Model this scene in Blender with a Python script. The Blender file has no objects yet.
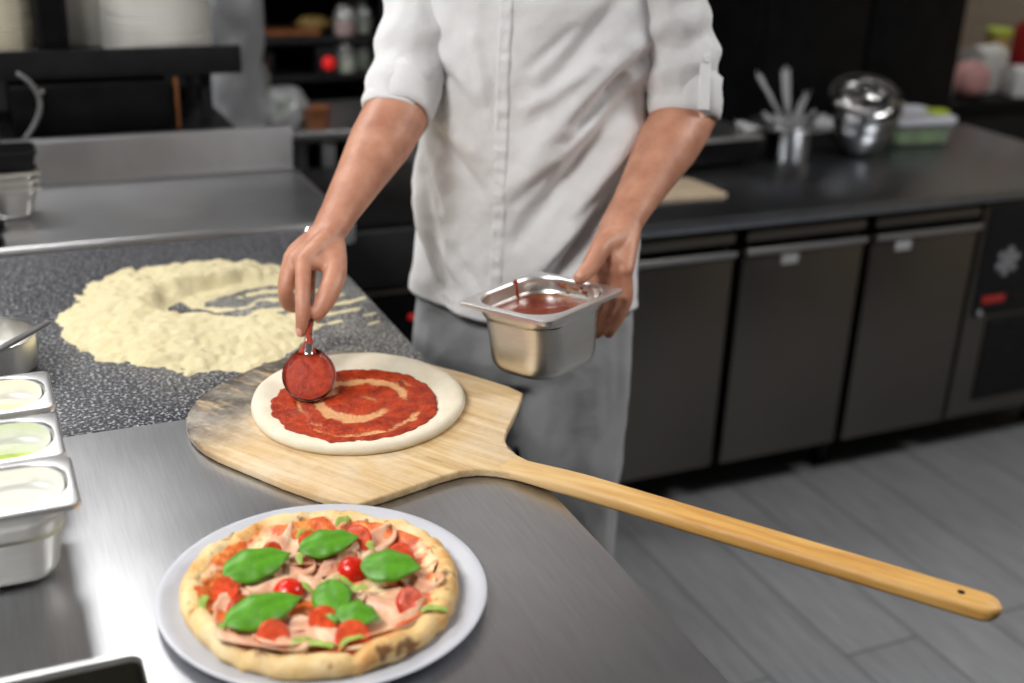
import bpy, bmesh, math, random
from mathutils import Vector, Matrix, Euler, noise
R = math.radians
PI = math.pi
V = Vector
random.seed(7)
scene = bpy.context.scene
COL = scene.collection

# ------------------------------------------------------------------ materials
MATS = {}
def nt(name):
    m = bpy.data.materials.new(name); m.use_nodes = True
    n = m.node_tree
    b = n.nodes['Principled BSDF']
    MATS[name] = m
    return m, n, b
def setp(b, **k):
    for a, v in k.items():
        b.inputs[a.replace('_', ' ')].default_value = v
def c4(c): return (c[0], c[1], c[2], 1.0)
def srgb(r, g, b):
    f = lambda x: (x/255/12.92) if x/255 <= .04045 else ((x/255+.055)/1.055)**2.4
    return (f(r), f(g), f(b))
def coords(n, scale=(1, 1, 1), rot=(0, 0, 0), kind='Object'):
    t = n.nodes.new('ShaderNodeTexCoord'); mp = n.nodes.new('ShaderNodeMapping')
    n.links.new(t.outputs[kind], mp.inputs['Vector'])
    mp.inputs['Scale'].default_value = scale; mp.inputs['Rotation'].default_value = rot
    return mp.outputs['Vector']
def tnoise(n, vec, scale, detail=4, rough=.55):
    t = n.nodes.new('ShaderNodeTexNoise'); n.links.new(vec, t.inputs['Vector'])
    t.inputs['Scale'].default_value = scale; t.inputs['Detail'].default_value = detail; t.inputs['Roughness'].default_value = rough
    return t.outputs['Fac']
def ramp(n, fac, stops):
    r = n.nodes.new('ShaderNodeValToRGB'); n.links.new(fac, r.inputs['Fac'])
    e = r.color_ramp.elements
    while len(e) < len(stops): e.new(.5)
    for i, (p, c) in enumerate(stops):
        e[i].position = p; e[i].color = c4(c) if not isinstance(c, (int, float)) else (c, c, c, 1)
    return r.outputs['Color']
def mix(n, fac, a, b):
    m = n.nodes.new('ShaderNodeMix'); m.data_type = 'RGBA'
    if isinstance(fac, (int, float)): m.inputs[0].default_value = fac
    else: n.links.new(fac, m.inputs[0])
    for s, i in ((a, 6), (b, 7)):
        if isinstance(s, tuple): m.inputs[i].default_value = c4(s)
        else: n.links.new(s, m.inputs[i])
    return m.outputs[2]
def math_(n, op, a, b=None, clamp=False):
    m = n.nodes.new('ShaderNodeMath'); m.operation = op; m.use_clamp = clamp
    for s, i in ((a, 0), (b, 1)):
        if s is None: continue
        if isinstance(s, (int, float)): m.inputs[i].default_value = s
        else: n.links.new(s, m.inputs[i])
    return m.outputs[0]
def bump(n, b, h, strength=.3, dist=.01):
    k = n.nodes.new('ShaderNodeBump'); k.inputs['Strength'].default_value = strength; k.inputs['Distance'].default_value = dist
    n.links.new(h, k.inputs['Height']); n.links.new(k.outputs['Normal'], b.inputs['Normal'])

def plain(name, col, rough=.5, metal=0, var=.12, scale=30, bs=0, **kw):
    m, n, b = nt(name)
    if max(col) < .03 and 'Specular_IOR_Level' not in kw: kw['Specular_IOR_Level'] = .18
    v = coords(n); f = tnoise(n, v, scale)
    c = ramp(n, f, [(.3, tuple(x*(1-var) for x in col)), (.7, tuple(min(1, x*(1+var)) for x in col))])
    n.links.new(c, b.inputs['Base Color'])
    setp(b, Roughness=rough, Metallic=metal, **kw)
    if bs: bump(n, b, f, bs, .004)
    return m
def steel(name, col=(.56, .56, .57), rough=.3, stretch=(2, 60, 2), var=.08, metal=1.0, bs=.02):
    m, n, b = nt(name)
    v = coords(n, stretch); f = tnoise(n, v, 8, 5)
    v2 = coords(n); f2 = tnoise(n, v2, 5, 3)
    c = ramp(n, f, [(.25, tuple(x*(1-var) for x in col)), (.75, tuple(min(1, x*(1+var)) for x in col))])
    n.links.new(c, b.inputs['Base Color'])
    r = ramp(n, f2, [(.15, rough*.88), (.85, rough*1.14)])
    n.links.new(r, b.inputs['Roughness'])
    setp(b, Metallic=metal)
    if bs: bump(n, b, f, bs, .002)
    return m

steel('worktop_steel', (.50, .505, .52), .32, (40, 2, 2), .09, bs=0)
steel('rear_steel', (.50, .50, .51), .34, (2, 40, 2), .08)
steel('pan_steel', (.78, .77, .73), .32, (3, 3, 60), .05, bs=.01)
steel('satin_steel', (.90, .90, .86), .34, (3, 3, 60), .05, metal=.5, bs=.01)
steel('pan_rim_steel', (.86, .86, .86), .36, (20, 20, 20), .05, bs=.01)
steel('spoon_steel', (.72, .72, .73), .15, (10, 10, 10), .04, bs=.005)
steel('fridge_steel', (.165, .153, .136), .38, (60, 2, 2), .06)
steel('fridge_top_steel', (.30, .315, .34), .34, (2, 30, 2), .1)
steel('handle_steel', (.62, .62, .63), .33, (30, 3, 3), .05)
steel('bowl_steel', (.6, .6, .6), .12, (4, 4, 4), .06, bs=.005)
plain('dark_metal', (.012, .012, .013), .45, 0, .3, 20)
plain('black_plastic', (.010, .010, .011), .4)
plain('fridge_gasket', (.012, .011, .010), .6)
plain('black_enamel', (.006, .006, .0065), .35, 0, .3, 12, Specular_IOR_Level=.10)
plain('brass', (.30, .20, .05), .4, .8)
plain('copper', (.42, .17, .07), .4, .7)
plain('plate_china', (.86, .85, .80), .3, 0, .04, 30, 0)
plain('cream_china', (.70, .66, .52), .35, 0, .05, 30, 0)
plain('white_china', (.50, .51, .55), .35, 0, .03, 30, 0)
plain('white_card', (.62, .62, .60), .6, 0, .06)
plain('red_card', (.35, .02, .02), .5, 0, .1)
plain('pink_plastic', (.55, .28, .27), .5, 0, .15, 14)
plain('lime_plastic', (.45, .55, .05), .45, 0, .1)
plain('lid_plastic', (.62, .63, .70), .4, 0, .04)
plain('green_salad', (.10, .20, .04), .6, 0, .6, 40, .4)
plain('herb_green', (.20, .42, .05), .5, 0, .3, 20)
plain('board_tan', (.50, .40, .28), .6, 0, .12, 12)
plain('terracotta', (.26, .09, .03), .6, 0, .3, 18)
plain('amber_food', (.45, .30, .10), .6, 0, .4, 25)
plain('paper_tag', (.42, .42, .43), .7, 0, .05)
plain('icon_grey', (.30, .30, .32), .6, 0, .2)
plain('grey_cable', (.16, .16, .16), .5)
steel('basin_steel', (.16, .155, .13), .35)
plain('charcoal_wall', (.020, .020, .022), .7, 0, .2, 4)
plain('ceiling_paint', (.55, .55, .55), .8, 0, .04, 3)
plain('button_white', (.80, .80, .79), .35, 0, .02)
plain('black_shoe', (.01, .01, .01), .4)
plain('hair_brown', (.03, .018, .01), .6, 0, .3, 60, .4)
plain('eye_white', (.8, .8, .78), .3); plain('iris_brown', (.05, .025, .01), .25)
plain('lip_rose', (.45, .18, .15), .45)

def skin():
    m, n, b = nt('skin')
    v = coords(n); f = tnoise(n, v, 26, 5); f2 = tnoise(n, v, 260, 3)
    c = ramp(n, f, [(.3, srgb(176, 118, 92)), (.7, srgb(208, 152, 124))])
    n.links.new(c, b.inputs['Base Color'])
    setp(b, Roughness=.48, Subsurface_Weight=.12, Subsurface_Scale=.01)
    b.inputs['Subsurface Radius'].default_value = (1, .35, .2)
    bump(n, b, math_(n, 'ADD', math_(n, 'MULTIPLY', f2, .35), f), .25, .004)
skin()
plain('nail', srgb(216, 158, 138), .3, 0, .04, 40, 0)

def fabric(name, col, ws=900, rough=.85, wr=.25):
    m, n, b = nt(name)
    v = coords(n); f = tnoise(n, v, 60, 4); f2 = tnoise(n, coords(n, (1, 1, .35)), ws, 2); f3 = tnoise(n, v, 9, 4)
    c = ramp(n, f, [(.3, tuple(x*.96 for x in col)), (.7, col)])
    n.links.new(c, b.inputs['Base Color'])
    setp(b, Roughness=rough, Sheen_Weight=.15)
    h = math_(n, 'ADD', math_(n, 'MULTIPLY', f2, .12), math_(n, 'ADD', math_(n, 'MULTIPLY', f, .25), f3))
    bump(n, b, h, wr, .012)
fabric('jacket_cotton', (.84, .84, .845), 900, .85, .45)
fabric('trouser_cloth', (.36, .37, .38), 700, .85, .4)

def granite():
    m, n, b = nt('granite')
    v = coords(n)
    f = tnoise(n, v, 210, 2, .6); f2 = tnoise(n, v, 90, 3, .6); f3 = tnoise(n, v, 14, 5, .65)
    c = ramp(n, f, [(.40, (.006, .0065, .008)), (.50, (.030, .032, .038)), (.57, (.13, .135, .15)), (.64, (.50, .51, .53))])
    c = mix(n, ramp(n, f2, [(.45, 0.0), (.62, .55)]), c, (.02, .021, .025))
    # flour dust trodden into the stone between the heap and the peel
    sx = n.nodes.new('ShaderNodeSeparateXYZ'); n.links.new(v, sx.inputs[0])
    d = n.nodes.new('ShaderNodeVectorMath'); d.operation = 'DISTANCE'
    mp = coords(n, (1, 1.0, 0)); n.links.new(mp, d.inputs[0]); d.inputs[1].default_value = (.39, 1.74, 0)
    k = math_(n, 'SUBTRACT', .34, d.outputs['Value']); k = math_(n, 'MULTIPLY', k, 3.6, True)
    k = math_(n, 'MULTIPLY', k, ramp(n, f3, [(.30, 0.0), (.58, 1.0)]))
    k = math_(n, 'MULTIPLY', k, ramp(n, f, [(.36, .10), (.60, .70)]))
    c = mix(n, k, c, (.60, .58, .52))
    n.links.new(c, b.inputs['Base Color'])
    n.links.new(mix(n, k, (.42, .42, .42), (.9, .9, .9)), b.inputs['Roughness'])
granite()

def flour():
    m, n, b = nt('flour')
    v = coords(n); f = tnoise(n, v, 40, 6, .7); f2 = tnoise(n, v, 400, 3, .7)
    c = ramp(n, f, [(.3, (.66, .575, .335)), (.7, (.77, .69, .44))])
    n.links.new(c, b.inputs['Base Color']); setp(b, Roughness=.95)
    bump(n, b, math_(n, 'ADD', f, math_(n, 'MULTIPLY', f2, .4)), .6, .006)
flour()

def wood(name, light, dark, char=False, pale=None):
    m, n, b = nt(name)
    v = coords(n, (1, .06, 1)); g = tnoise(n, v, 90, 6, .65)
    g2 = tnoise(n, coords(n, (1, .10, 1)), 16, 4)
    w = n.nodes.new('ShaderNodeTexWave'); w.inputs['Scale'].default_value = 9; w.inputs['Distortion'].default_value = 6; w.inputs['Detail'].default_value = 3
    n.links.new(coords(n, (1, .1, 1)), w.inputs['Vector'])
    c = ramp(n, g, [(.30, dark), (.62, light)])
    c = mix(n, math_(n, 'MULTIPLY', w.outputs['Fac'], .28), c, dark)
    c = mix(n, ramp(n, g2, [(.5, 0.0), (.75, .35)]), c, dark)
    if char:  # scorched and floury far rim of the blade, scars from the oven
        vv = coords(n); s = n.nodes.new('ShaderNodeSeparateXYZ'); n.links.new(vv, s.inputs[0])
        nz = tnoise(n, vv, 22, 5, .7); nz2 = tnoise(n, coords(n, (1, .25, 1)), 70, 5, .7)
        yy = math_(n, 'MULTIPLY', math_(n, 'SUBTRACT', s.outputs['Y'], .09), .85)
        r2 = math_(n, 'SQRT', math_(n, 'ADD', math_(n, 'POWER', s.outputs['X'], 2.0), math_(n, 'POWER', math_(n, 'MAXIMUM', yy, 0.0), 2.0)))
        k = math_(n, 'ADD', r2, math_(n, 'MULTIPLY', nz, .075))
        far = math_(n, 'MULTIPLY', math_(n, 'SUBTRACT', s.outputs['Y'], .19), 11.0, True)
        k = ramp(n, k, [(.186, 0.0), (.203, 1.0)])
        k = math_(n, 'MULTIPLY', k, far)
        k = math_(n, 'MULTIPLY', k, ramp(n, nz2, [(.33, .25), (.48, 1.0)]))
        c = mix(n, k, c, (.075, .062, .052))
        e = math_(n, 'MULTIPLY', ramp(n, tnoise(n, coords(n, (1, .12, 1)), 60, 4, .8), [(.62, 0.0), (.72, .7)]), 1.0)
        c = mix(n, e, c, (.16, .10, .05))
        dust = math_(n, 'MULTIPLY', ramp(n, tnoise(n, vv, 12, 5, .7), [(.45, 0.0), (.7, .45)]), 1.0)
        c = mix(n, dust, c, (.78, .70, .56))
    if pale:   # the varnish is worn off where handle meets blade
        s = n.nodes.new('ShaderNodeSeparateXYZ'); n.links.new(coords(n), s.inputs[0])
        k = math_(n, 'MULTIPLY', math_(n, 'ADD', s.outputs['Y'], .33), 4.2, True)
        c = mix(n, k, c, mix(n, ramp(n, g, [(.30, .35), (.62, 0.0)]), pale, dark))
    n.links.new(c, b.inputs['Base Color']); setp(b, Roughness=.5)
    bump(n, b, g, .12, .002)
wood('blade_wood', srgb(222, 196, 150), srgb(184, 146, 96), True)
wood('handle_wood', srgb(226, 180, 104), srgb(186, 128, 56), False, srgb(218, 188, 136))

def dough():
    m, n, b = nt('dough')
    v = coords(n); f = tnoise(n, v, 30, 5); f2 = tnoise(n, v, 160, 4)
    c = ramp(n, f, [(.3, (.70, .62, .46)), (.7, (.80, .73, .59))])
    n.links.new(c, b.inputs['Base Color']); setp(b, Roughness=.75, Subsurface_Weight=.1, Subsurface_Scale=.01)
    bump(n, b, math_(n, 'ADD', f, math_(n, 'MULTIPLY', f2, .3)), .3, .004)
dough()
def sauce(name, thin=False, col=(.50, .050, .008), col2=(.20, .012, .003)):
    m, n, b = nt(name)
    v = coords(n); f = tnoise(n, v, 55, 6, .75); f2 = tnoise(n, v, 300, 3, .7)
    c = ramp(n, f, [(.36, col2), (.60, col)])
    if thin:
        a = n.nodes.new('ShaderNodeAttribute'); a.attribute_name = 'thin'
        k = math_(n, 'ADD', a.outputs['Fac'], math_(n, 'MULTIPLY', math_(n, 'SUBTRACT', f2, .5), 1.4))
        c = mix(n, ramp(n, k, [(.34, 0.0), (.78, .85)]), c, (.74, .40, .18))
    n.links.new(c, b.inputs['Base Color']); setp(b, Roughness=.42, Specular_IOR_Level=.28)
    bump(n, b, math_(n, 'ADD', f, math_(n, 'MULTIPLY', f2, .8)), .55, .004)
sauce('tomato_sauce', True); sauce('spoon_sauce', False, (.44, .040, .008), (.24, .018, .005))
def pansauce():
    m, n, b = nt('pan_sauce')
    v = coords(n); f = tnoise(n, v, 60, 5, .7); f2 = tnoise(n, v, 26, 4, .7)
    c = ramp(n, f, [(.3, (.10, .012, .004)), (.7, (.22, .030, .008))])
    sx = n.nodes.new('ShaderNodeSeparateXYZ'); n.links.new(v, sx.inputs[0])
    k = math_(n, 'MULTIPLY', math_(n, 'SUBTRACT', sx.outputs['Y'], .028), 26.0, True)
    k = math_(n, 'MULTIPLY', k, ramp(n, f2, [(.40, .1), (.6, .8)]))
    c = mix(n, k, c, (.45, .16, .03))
    n.links.new(c, b.inputs['Base Color']); setp(b, Roughness=.3, Specular_IOR_Level=.3)
    bump(n, b, f, .4, .004)
pansauce()
def crust():
    m, n, b = nt('crust')
    v = coords(n); f = tnoise(n, v, 24, 5, .65); f2 = tnoise(n, v, 55, 5, .7)
    c = ramp(n, f, [(.34, srgb(232, 210, 164)), (.54, srgb(224, 188, 126)), (.72, srgb(204, 140, 70))])
    c = mix(n, ramp(n, tnoise(n, v, 42, 3, .6), [(.58, 0.0), (.66, .85)]), c, srgb(110, 62, 28))
    n.links.new(c, b.inputs['Base Color']); setp(b, Roughness=.7)
    bump(n, b, f2, .4, .006)
crust()
def topping():
    m, n, b = nt('pizza_sauce')
    v = coords(n); f = tnoise(n, v, 45, 5, .7); f2 = tnoise(n, v, 28, 4)
    c = ramp(n, f, [(.32, srgb(176, 54, 20)), (.5, srgb(216, 100, 36)), (.68, srgb(240, 176, 90))])
    c = mix(n, ramp(n, f2, [(.55, 0.0), (.68, .9)]), c, srgb(244, 224, 176))
    n.links.new(c, b.inputs['Base Color']); setp(b, Roughness=.38)
    bump(n, b, f, .6, .008)
topping()
def ham():
    m, n, b = nt('cured_ham')
    v = coords(n, (1, .35, 1)); f = tnoise(n, v, 60, 4, .6)
    c = ramp(n, f, [(.3, srgb(206, 142, 112)), (.5, srgb(222, 172, 138)), (.7, srgb(238, 212, 176))])
    n.links.new(c, b.inputs['Base Color']); setp(b, Roughness=.4, Subsurface_Weight=.1, Subsurface_Scale=.01)
    bump(n, b, f, .2, .003)
ham()
plain('basil', srgb(82, 144, 26), .42, 0, .25, 60, .1)
plain('rocket', srgb(150, 178, 78), .5, 0, .3, 60, .1)
plain('tomato_skin', srgb(206, 36, 18), .22, 0, .25, 40, 0)
plain('tomato_flesh', srgb(222, 84, 44), .35, 0, .35, 120, .2)
plain('yellow_cream', (.78, .70, .36), .45, 0, .06, 30)
plain('green_puree', (.36, .48, .08), .45, 0, .2, 30)
plain('pale_cream', (.72, .72, .56), .45, 0, .06, 30)
plain('mound_white', (.8, .8, .78), .8, 0, .05)

def floor_mat():
    m, n, b = nt('floor_plank')
    v = coords(n, (1, 1, 1), (0, 0, R(90)))
    t = n.nodes.new('ShaderNodeTexBrick'); n.links.new(v, t.inputs['Vector'])
    t.inputs['Scale'].default_value = 1; t.inputs['Brick Width'].default_value = 1.2; t.inputs['Row Height'].default_value = .2
    t.inputs['Mortar Size'].default_value = .004; t.offset = .37
    t.inputs['Color1'].default_value = c4((.22, .225, .235)); t.inputs['Color2'].default_value = c4((.27, .276, .288)); t.inputs['Mortar'].default_value = c4((.12, .123, .13))
    g = tnoise(n, coords(n, (9, .9, 1)), 6, 6, .65)
    c = mix(n, ramp(n, g, [(.35, .45), (.65, 0.0)]), t.outputs['Color'], (.11, .114, .122))
    n.links.new(c, b.inputs['Base Color']); setp(b, Roughness=.42)
    bump(n, b, g, .1, .003)
floor_mat()
def tiles():
    m, n, b = nt('beige_tile')
    t = n.nodes.new('ShaderNodeTexBrick'); n.links.new(coords(n, (1, 1, 1), (R(90), 0, 0)), t.inputs['Vector'])
    t.inputs['Scale'].default_value = 1; t.inputs['Brick Width'].default_value = .2; t.inputs['Row Height'].default_value = .1; t.inputs['Mortar Size'].default_value = .004
    t.inputs['Color1'].default_value = c4((.42, .35, .27)); t.inputs['Color2'].default_value = c4((.46, .39, .30)); t.inputs['Mortar'].default_value = c4((.34, .28, .21))
    n.links.new(t.outputs['Color'], b.inputs['Base Color']); setp(b, Roughness=.35)
tiles()
def clear(name, col, alpha, rough=.15):
    m, n, b = nt(name)
    v = coords(n); f = tnoise(n, v, 25, 4)
    n.links.new(ramp(n, f, [(.3, tuple(x*.9 for x in col)), (.7, col)]), b.inputs['Base Color'])
    setp(b, Roughness=rough, Alpha=alpha)
clear('clear_film', (.75, .76, .78), .45, .2)
clear('bag_film', (.42, .43, .45), .72, .3)
clear('clear_tub', (.75, .8, .78), .18, .15)
def glass():
    m, n, b = nt('jar_glass')
    v = coords(n); f = tnoise(n, v, 5)
    n.links.new(ramp(n, f, [(0, (.85, .9, .88)), (1, (.95, .97, .96))]), b.inputs['Base Color'])
    setp(b, Roughness=.05, Transmission_Weight=.85, IOR=1.45)
glass()
def emit(name, col, s):
    m, n, b = nt(name)
    v = coords(n); f = tnoise(n, v, 3)
    c = ramp(n, f, [(0, tuple(x*.97 for x in col)), (1, col)])
    n.links.new(c, b.inputs['Base Color']); n.links.new(c, b.inputs['Emission Color'])
    setp(b, Emission_Strength=s)
emit('red_display', (.32, .02, .015), .06)
emit('red_lamp', (.7, .01, .01), .25)

# ------------------------------------------------------------------ mesh helpers
class MB:
    def __init__(s): s.v = []; s.f = []
    def add(s, v, f, M=None):
        o = len(s.v)
        s.v += [(M @ V(p)) if M else V(p) for p in v]
        s.f += [[i+o for i in q] for q in f]
        return s
    def box(s, sx, sy, sz, c=(0, 0, 0), bv=.002, M=None, seg=2):
        bm = bmesh.new(); bmesh.ops.create_cube(bm, size=1)
        bmesh.ops.scale(bm, vec=(sx, sy, sz), verts=bm.verts)
        bv = min(bv, min(sx, sy, sz)*.45)
        if bv > 0: bmesh.ops.bevel(bm, geom=bm.edges[:], offset=bv, segments=seg, profile=.5, affect='EDGES')
        bm.verts.index_update()
        T = Matrix.Translation(c); T = M @ T if M else T
        s.add([v.co.copy() for v in bm.verts], [[v.index for v in f.verts] for f in bm.faces], T); bm.free()
        return s
    def bx(s, x0, x1, y0, y1, z0, z1, bv=.002, M=None):
        return s.box(x1-x0, y1-y0, z1-z0, ((x0+x1)/2, (y0+y1)/2, (z0+z1)/2), bv, M)
    def loft(s, rings, cap0=True, cap1=True, M=None, closed=True):
        v = []; f = []
        n = len(rings[0])
        for r in rings: v += [V(p) for p in r]
        m = n if closed else n-1
        for i in range(len(rings)-1):
            for j in range(m):
                f.append([i*n+j, i*n+(j+1) % n, (i+1)*n+(j+1) % n, (i+1)*n+j])
        if cap0: f.append(list(range(n))[::-1])
        if cap1: f.append([(len(rings)-1)*n+j for j in range(n)])
        return s.add(v, f, M)
    def lathe(s, prof, seg=32, M=None):
        rings = [[(r*math.cos(2*PI*j/seg), r*math.sin(2*PI*j/seg), z) for j in range(seg)] for r, z in prof]
        return s.loft(rings, True, True, M)
    def tube(s, pts, rad, seg=12, M=None, caps=True, up=None, res=0):
        pts = [V(p) for p in pts]
        rad = [(r, r) if not isinstance(r, tuple) else r for r in (rad if isinstance(rad, (list, tuple)) else [rad]*len(pts))]
        if res:
            pts, rad = resample(pts, rad, res)
        rings = []
        t0 = (pts[1]-pts[0]).normalized()
        a = V(up) if up else (V((0, 0, 1)) if abs(t0.z) < .9 else V((1, 0, 0)))
        nrm = (a - t0*a.dot(t0)).normalized()
        for i, p in enumerate(pts):
            t = ((pts[min(i+1, len(pts)-1)]-p).normalized() + (p-pts[max(i-1, 0)]).normalized())
            t = t.normalized() if t.length > 1e-6 else t0
            nrm = (nrm - t*nrm.dot(t)).normalized(); bi = t.cross(nrm)
            ra, rb = rad[i]
            ring = lambda c, k: [c + nrm*(ra*k*math.cos(2*PI*j/seg)) + bi*(rb*k*math.sin(2*PI*j/seg)) for j in range(seg)]
            if i == 0 and caps:
                for k in (.15, .4, .65, .85): rings.append(ring(p - t*(ra*math.sqrt(1-k*k)), k))
            rings.append(ring(p, 1))
            if i == len(pts)-1 and caps:
                for k in (.85, .65, .4, .15): rings.append(ring(p + t*(ra*math.sqrt(1-k*k)), k))
        return s.loft(rings, True, True, M)
    def prism(s, out, z0, z1, bv=0, M=None):
        bm = bmesh.new()
        vs = [bm.verts.new((p[0], p[1], z0)) for p in out]
        fc = bm.faces.new(vs)
        if fc.normal.z > 0: fc.normal_flip()
        r = bmesh.ops.extrude_face_region(bm, geom=[fc])
        bmesh.ops.translate(bm, vec=(0, 0, z1-z0), verts=[g for g in r['geom'] if isinstance(g, bmesh.types.BMVert)])
        bmesh.ops.recalc_face_normals(bm, faces=bm.faces[:])
        if bv:
            e = [e for e in bm.edges if abs(e.verts[0].co.z-e.verts[1].co.z) < 1e-6]
            bmesh.ops.bevel(bm, geom=e, offset=bv, segments=3, profile=.5, affect='EDGES')
        bm.verts.index_update()
        s.add([v.co.copy() for v in bm.verts], [[v.index for v in f.verts] for f in bm.faces], M); bm.free()
        return s
    def sphere(s, c, r, sc=(1, 1, 1), seg=16, M=None):
        rings = []
        for i in range(1, seg//2):
            a = PI*i/(seg//2)
            rings.append([(c[0]+sc[0]*r*math.sin(a)*math.cos(2*PI*j/seg), c[1]+sc[1]*r*math.sin(a)*math.sin(2*PI*j/seg), c[2]-sc[2]*r*math.cos(a)) for j in range(seg)])
        return s.loft(rings, True, True, M)
    def mesh(s, name):
        me = bpy.data.meshes.new(name); me.from_pydata(s.v, [], s.f); me.validate()
        bm = bmesh.new(); bm.from_mesh(me); bmesh.ops.recalc_face_normals(bm, faces=bm.faces[:]); bm.to_mesh(me); bm.free()
        return me
    def build(s, name, mat, parent=None, loc=None, rot=None, sharp=40, **props):
        me = s.mesh(name)
        return link(name, me, mat, parent, loc, rot, sharp, **props)
def resample(pts, rad, k):
    P = []; Q = []
    n = len(pts)
    for i in range(n-1):
        p0, p1, p2, p3 = pts[max(i-1, 0)], pts[i], pts[i+1], pts[min(i+2, n-1)]
        for j in range(k):
            t = j/k
            P.append(.5*((2*p1)+(p2-p0)*t+(2*p0-5*p1+4*p2-p3)*t*t+(3*p1-p0-3*p2+p3)*t**3))
            Q.append(tuple(rad[i][a]*(1-t)+rad[i+1][a]*t for a in (0, 1)))
    P.append(pts[-1]); Q.append(rad[-1])
    return P, Q
def link(name, me, mat, parent=None, loc=None, rot=None, sharp=40, **props):
    me.materials.clear(); me.materials.append(MATS[mat])
    for p in me.polygons: p.use_smooth = True
    if sharp: me.set_sharp_from_angle(angle=R(sharp))
    o = bpy.data.objects.new(name, me); COL.objects.link(o)
    if parent: o.parent = parent
    if loc: o.location = loc
    if rot: o.rotation_euler = rot
    for k, v in props.items(): o[k] = v
    return o
def thing(name, label, cat, loc=(0, 0, 0), rz=0, group=None, rot=None):
    o = bpy.data.objects.new(name, None); COL.objects.link(o); o.empty_display_size = .05
    o.location = loc; o.rotation_euler = rot if rot else (0, 0, rz)
    return tag(o, label, cat, group)
def tag(o, label, cat, group=None, kind=None):
    o['label'] = label; o['category'] = cat
    if group: o['group'] = group
    if kind: o['kind'] = kind
    return o
def dup(o, parent=None):
    c = o.copy(); COL.objects.link(c)
    if parent: c.parent = parent
    for ch in [x for x in COL.objects if x.parent == o]: dup(ch, c)
    return c
def rrect(w, h, r, z, n=8, c=(0, 0)):
    pts = []
    r = min(r, w/2-1e-4, h/2-1e-4)
    for qx, qy, a0 in ((1, 1, 0), (-1, 1, 90), (-1, -1, 180), (1, -1, 270)):
        for i in range(n+1):
            a = R(a0+90*i/n)
            pts.append((c[0]+qx*(w/2-r)+r*math.cos(a), c[1]+qy*(h/2-r)+r*math.sin(a), z))
    return pts
def nz(p, s, seed=0): return noise.noise(V((p[0]*s+seed, p[1]*s+seed*1.7, (p[2] if len(p) > 2 else 0)*s-seed)))
def remesh(mb, name, voxel, smooth=6, fac=.5):
    me = mb.mesh(name+'_raw'); o = bpy.data.objects.new('tmp', me); COL.objects.link(o)
    m = o.modifiers.new('r', 'REMESH'); m.mode = 'VOXEL'; m.voxel_size = voxel
    s = o.modifiers.new('s', 'SMOOTH'); s.iterations = smooth; s.factor = fac
    dg = bpy.context.evaluated_depsgraph_get()
    out = bpy.data.meshes.new_from_object(o.evaluated_get(dg)); out.name = name
    bpy.data.objects.remove(o); bpy.data.meshes.remove(me)
    return out

# ------------------------------------------------------------------ the setting
def struct(mb, name, mat): return mb.build(name, mat, kind='structure')
struct(MB().bx(-2.6, 4.75, -2.2, 4.75, -.06, 0, 0), 'floor', 'floor_plank')
struct(MB().bx(-2.6, 4.75, -2.2, 4.75, 2.75, 2.8, 0), 'ceiling', 'ceiling_paint')
struct(MB().bx(-2.6, 3.0, 4.65, 4.75, 0, 2.75, 0), 'wall_back', 'charcoal_wall')
struct(MB().bx(3.0, 4.65, 4.65, 4.75, 0, 2.75, 0), 'wall_tiled', 'beige_tile')
struct(MB().bx(4.65, 4.75, -2.2, 4.75, 0, 2.75, 0), 'wall_right', 'beige_tile')
struct(MB().bx(-2.6, -2.5, -2.2, 4.65, 0, 2.75, 0), 'wall_left', 'charcoal_wall')
struct(MB().bx(-2.5, 4.65, -2.2, -2.1, 0, 2.75, 0), 'wall_front', 'charcoal_wall')

# ------------------------------------------------------------------ prep counter
CT = .90
def slab_with_hole(x0, x1, y0, y1, hx0, hx1, hy0, hy1, z0, z1):
    mb = MB()
    o = [(x0, y0), (x1, y0), (x1, y1), (x0, y1)]
    h = [(p[0], p[1]) for p in rrect(hx1-hx0, hy1-hy0, .012, 0, 4, ((hx0+hx1)/2, (hy0+hy1)/2))]
    bm = bmesh.new()
    def loop(pts, z): 
        vs = [bm.verts.new((p[0], p[1], z)) for p in pts]
        return vs, [bm.edges.new((vs[i], vs[(i+1) % len(vs)])) for i in range(len(vs))]
    vo, eo = loop(o, z1); vh, eh = loop(h, z1)
    bmesh.ops.triangle_fill(bm, use_beauty=True, edges=eo+eh)
    for ring, zz in ((vo, z0), (vh, z0)):
        lo = [bm.verts.new((v.co.x, v.co.y, zz)) for v in ring]
        for i in range(len(ring)):
            j = (i+1) % len(ring)
            bm.faces.new((ring[i], ring[j], lo[j], lo[i]))
    bm.verts.index_update()
    mb.add([v.co.copy() for v in bm.verts], [[v.index for v in f.verts] for f in bm.faces]); bm.free()
    return mb
X0, X1 = -1.0, .573
HX0, HX1, HY0, HY1 = -.30, .084, .42, .963
wt = thing('steel_worktop', 'brushed stainless steel worktop under the plated pizza, with a dark sunken well', 'worktop', (0, 0, 0))
slab_with_hole(X0, X1, .25, 1.442, HX0, HX1, HY0, HY1, .86, CT).build('worktop_top', 'worktop_steel', wt)
w = MB()
cx, cy = (HX0+HX1)/2, (HY0+HY1)/2
sx, sy = HX1-HX0, HY1-HY0
w.loft([rrect(sx+.014, sy+.014, .018, CT+.0005, 4, (cx, cy)), rrect(sx+.012, sy+.012, .017, CT+.003, 4, (cx, cy)), rrect(sx-.002, sy-.002, .012, CT+.003, 4, (cx, cy)),
        rrect(sx-.006, sy-.006, .010, CT-.004, 4, (cx, cy))], False, False)
w.build('well_rim', 'pan_rim_steel', wt, label='bright raised steel rim')
w = MB()
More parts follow.
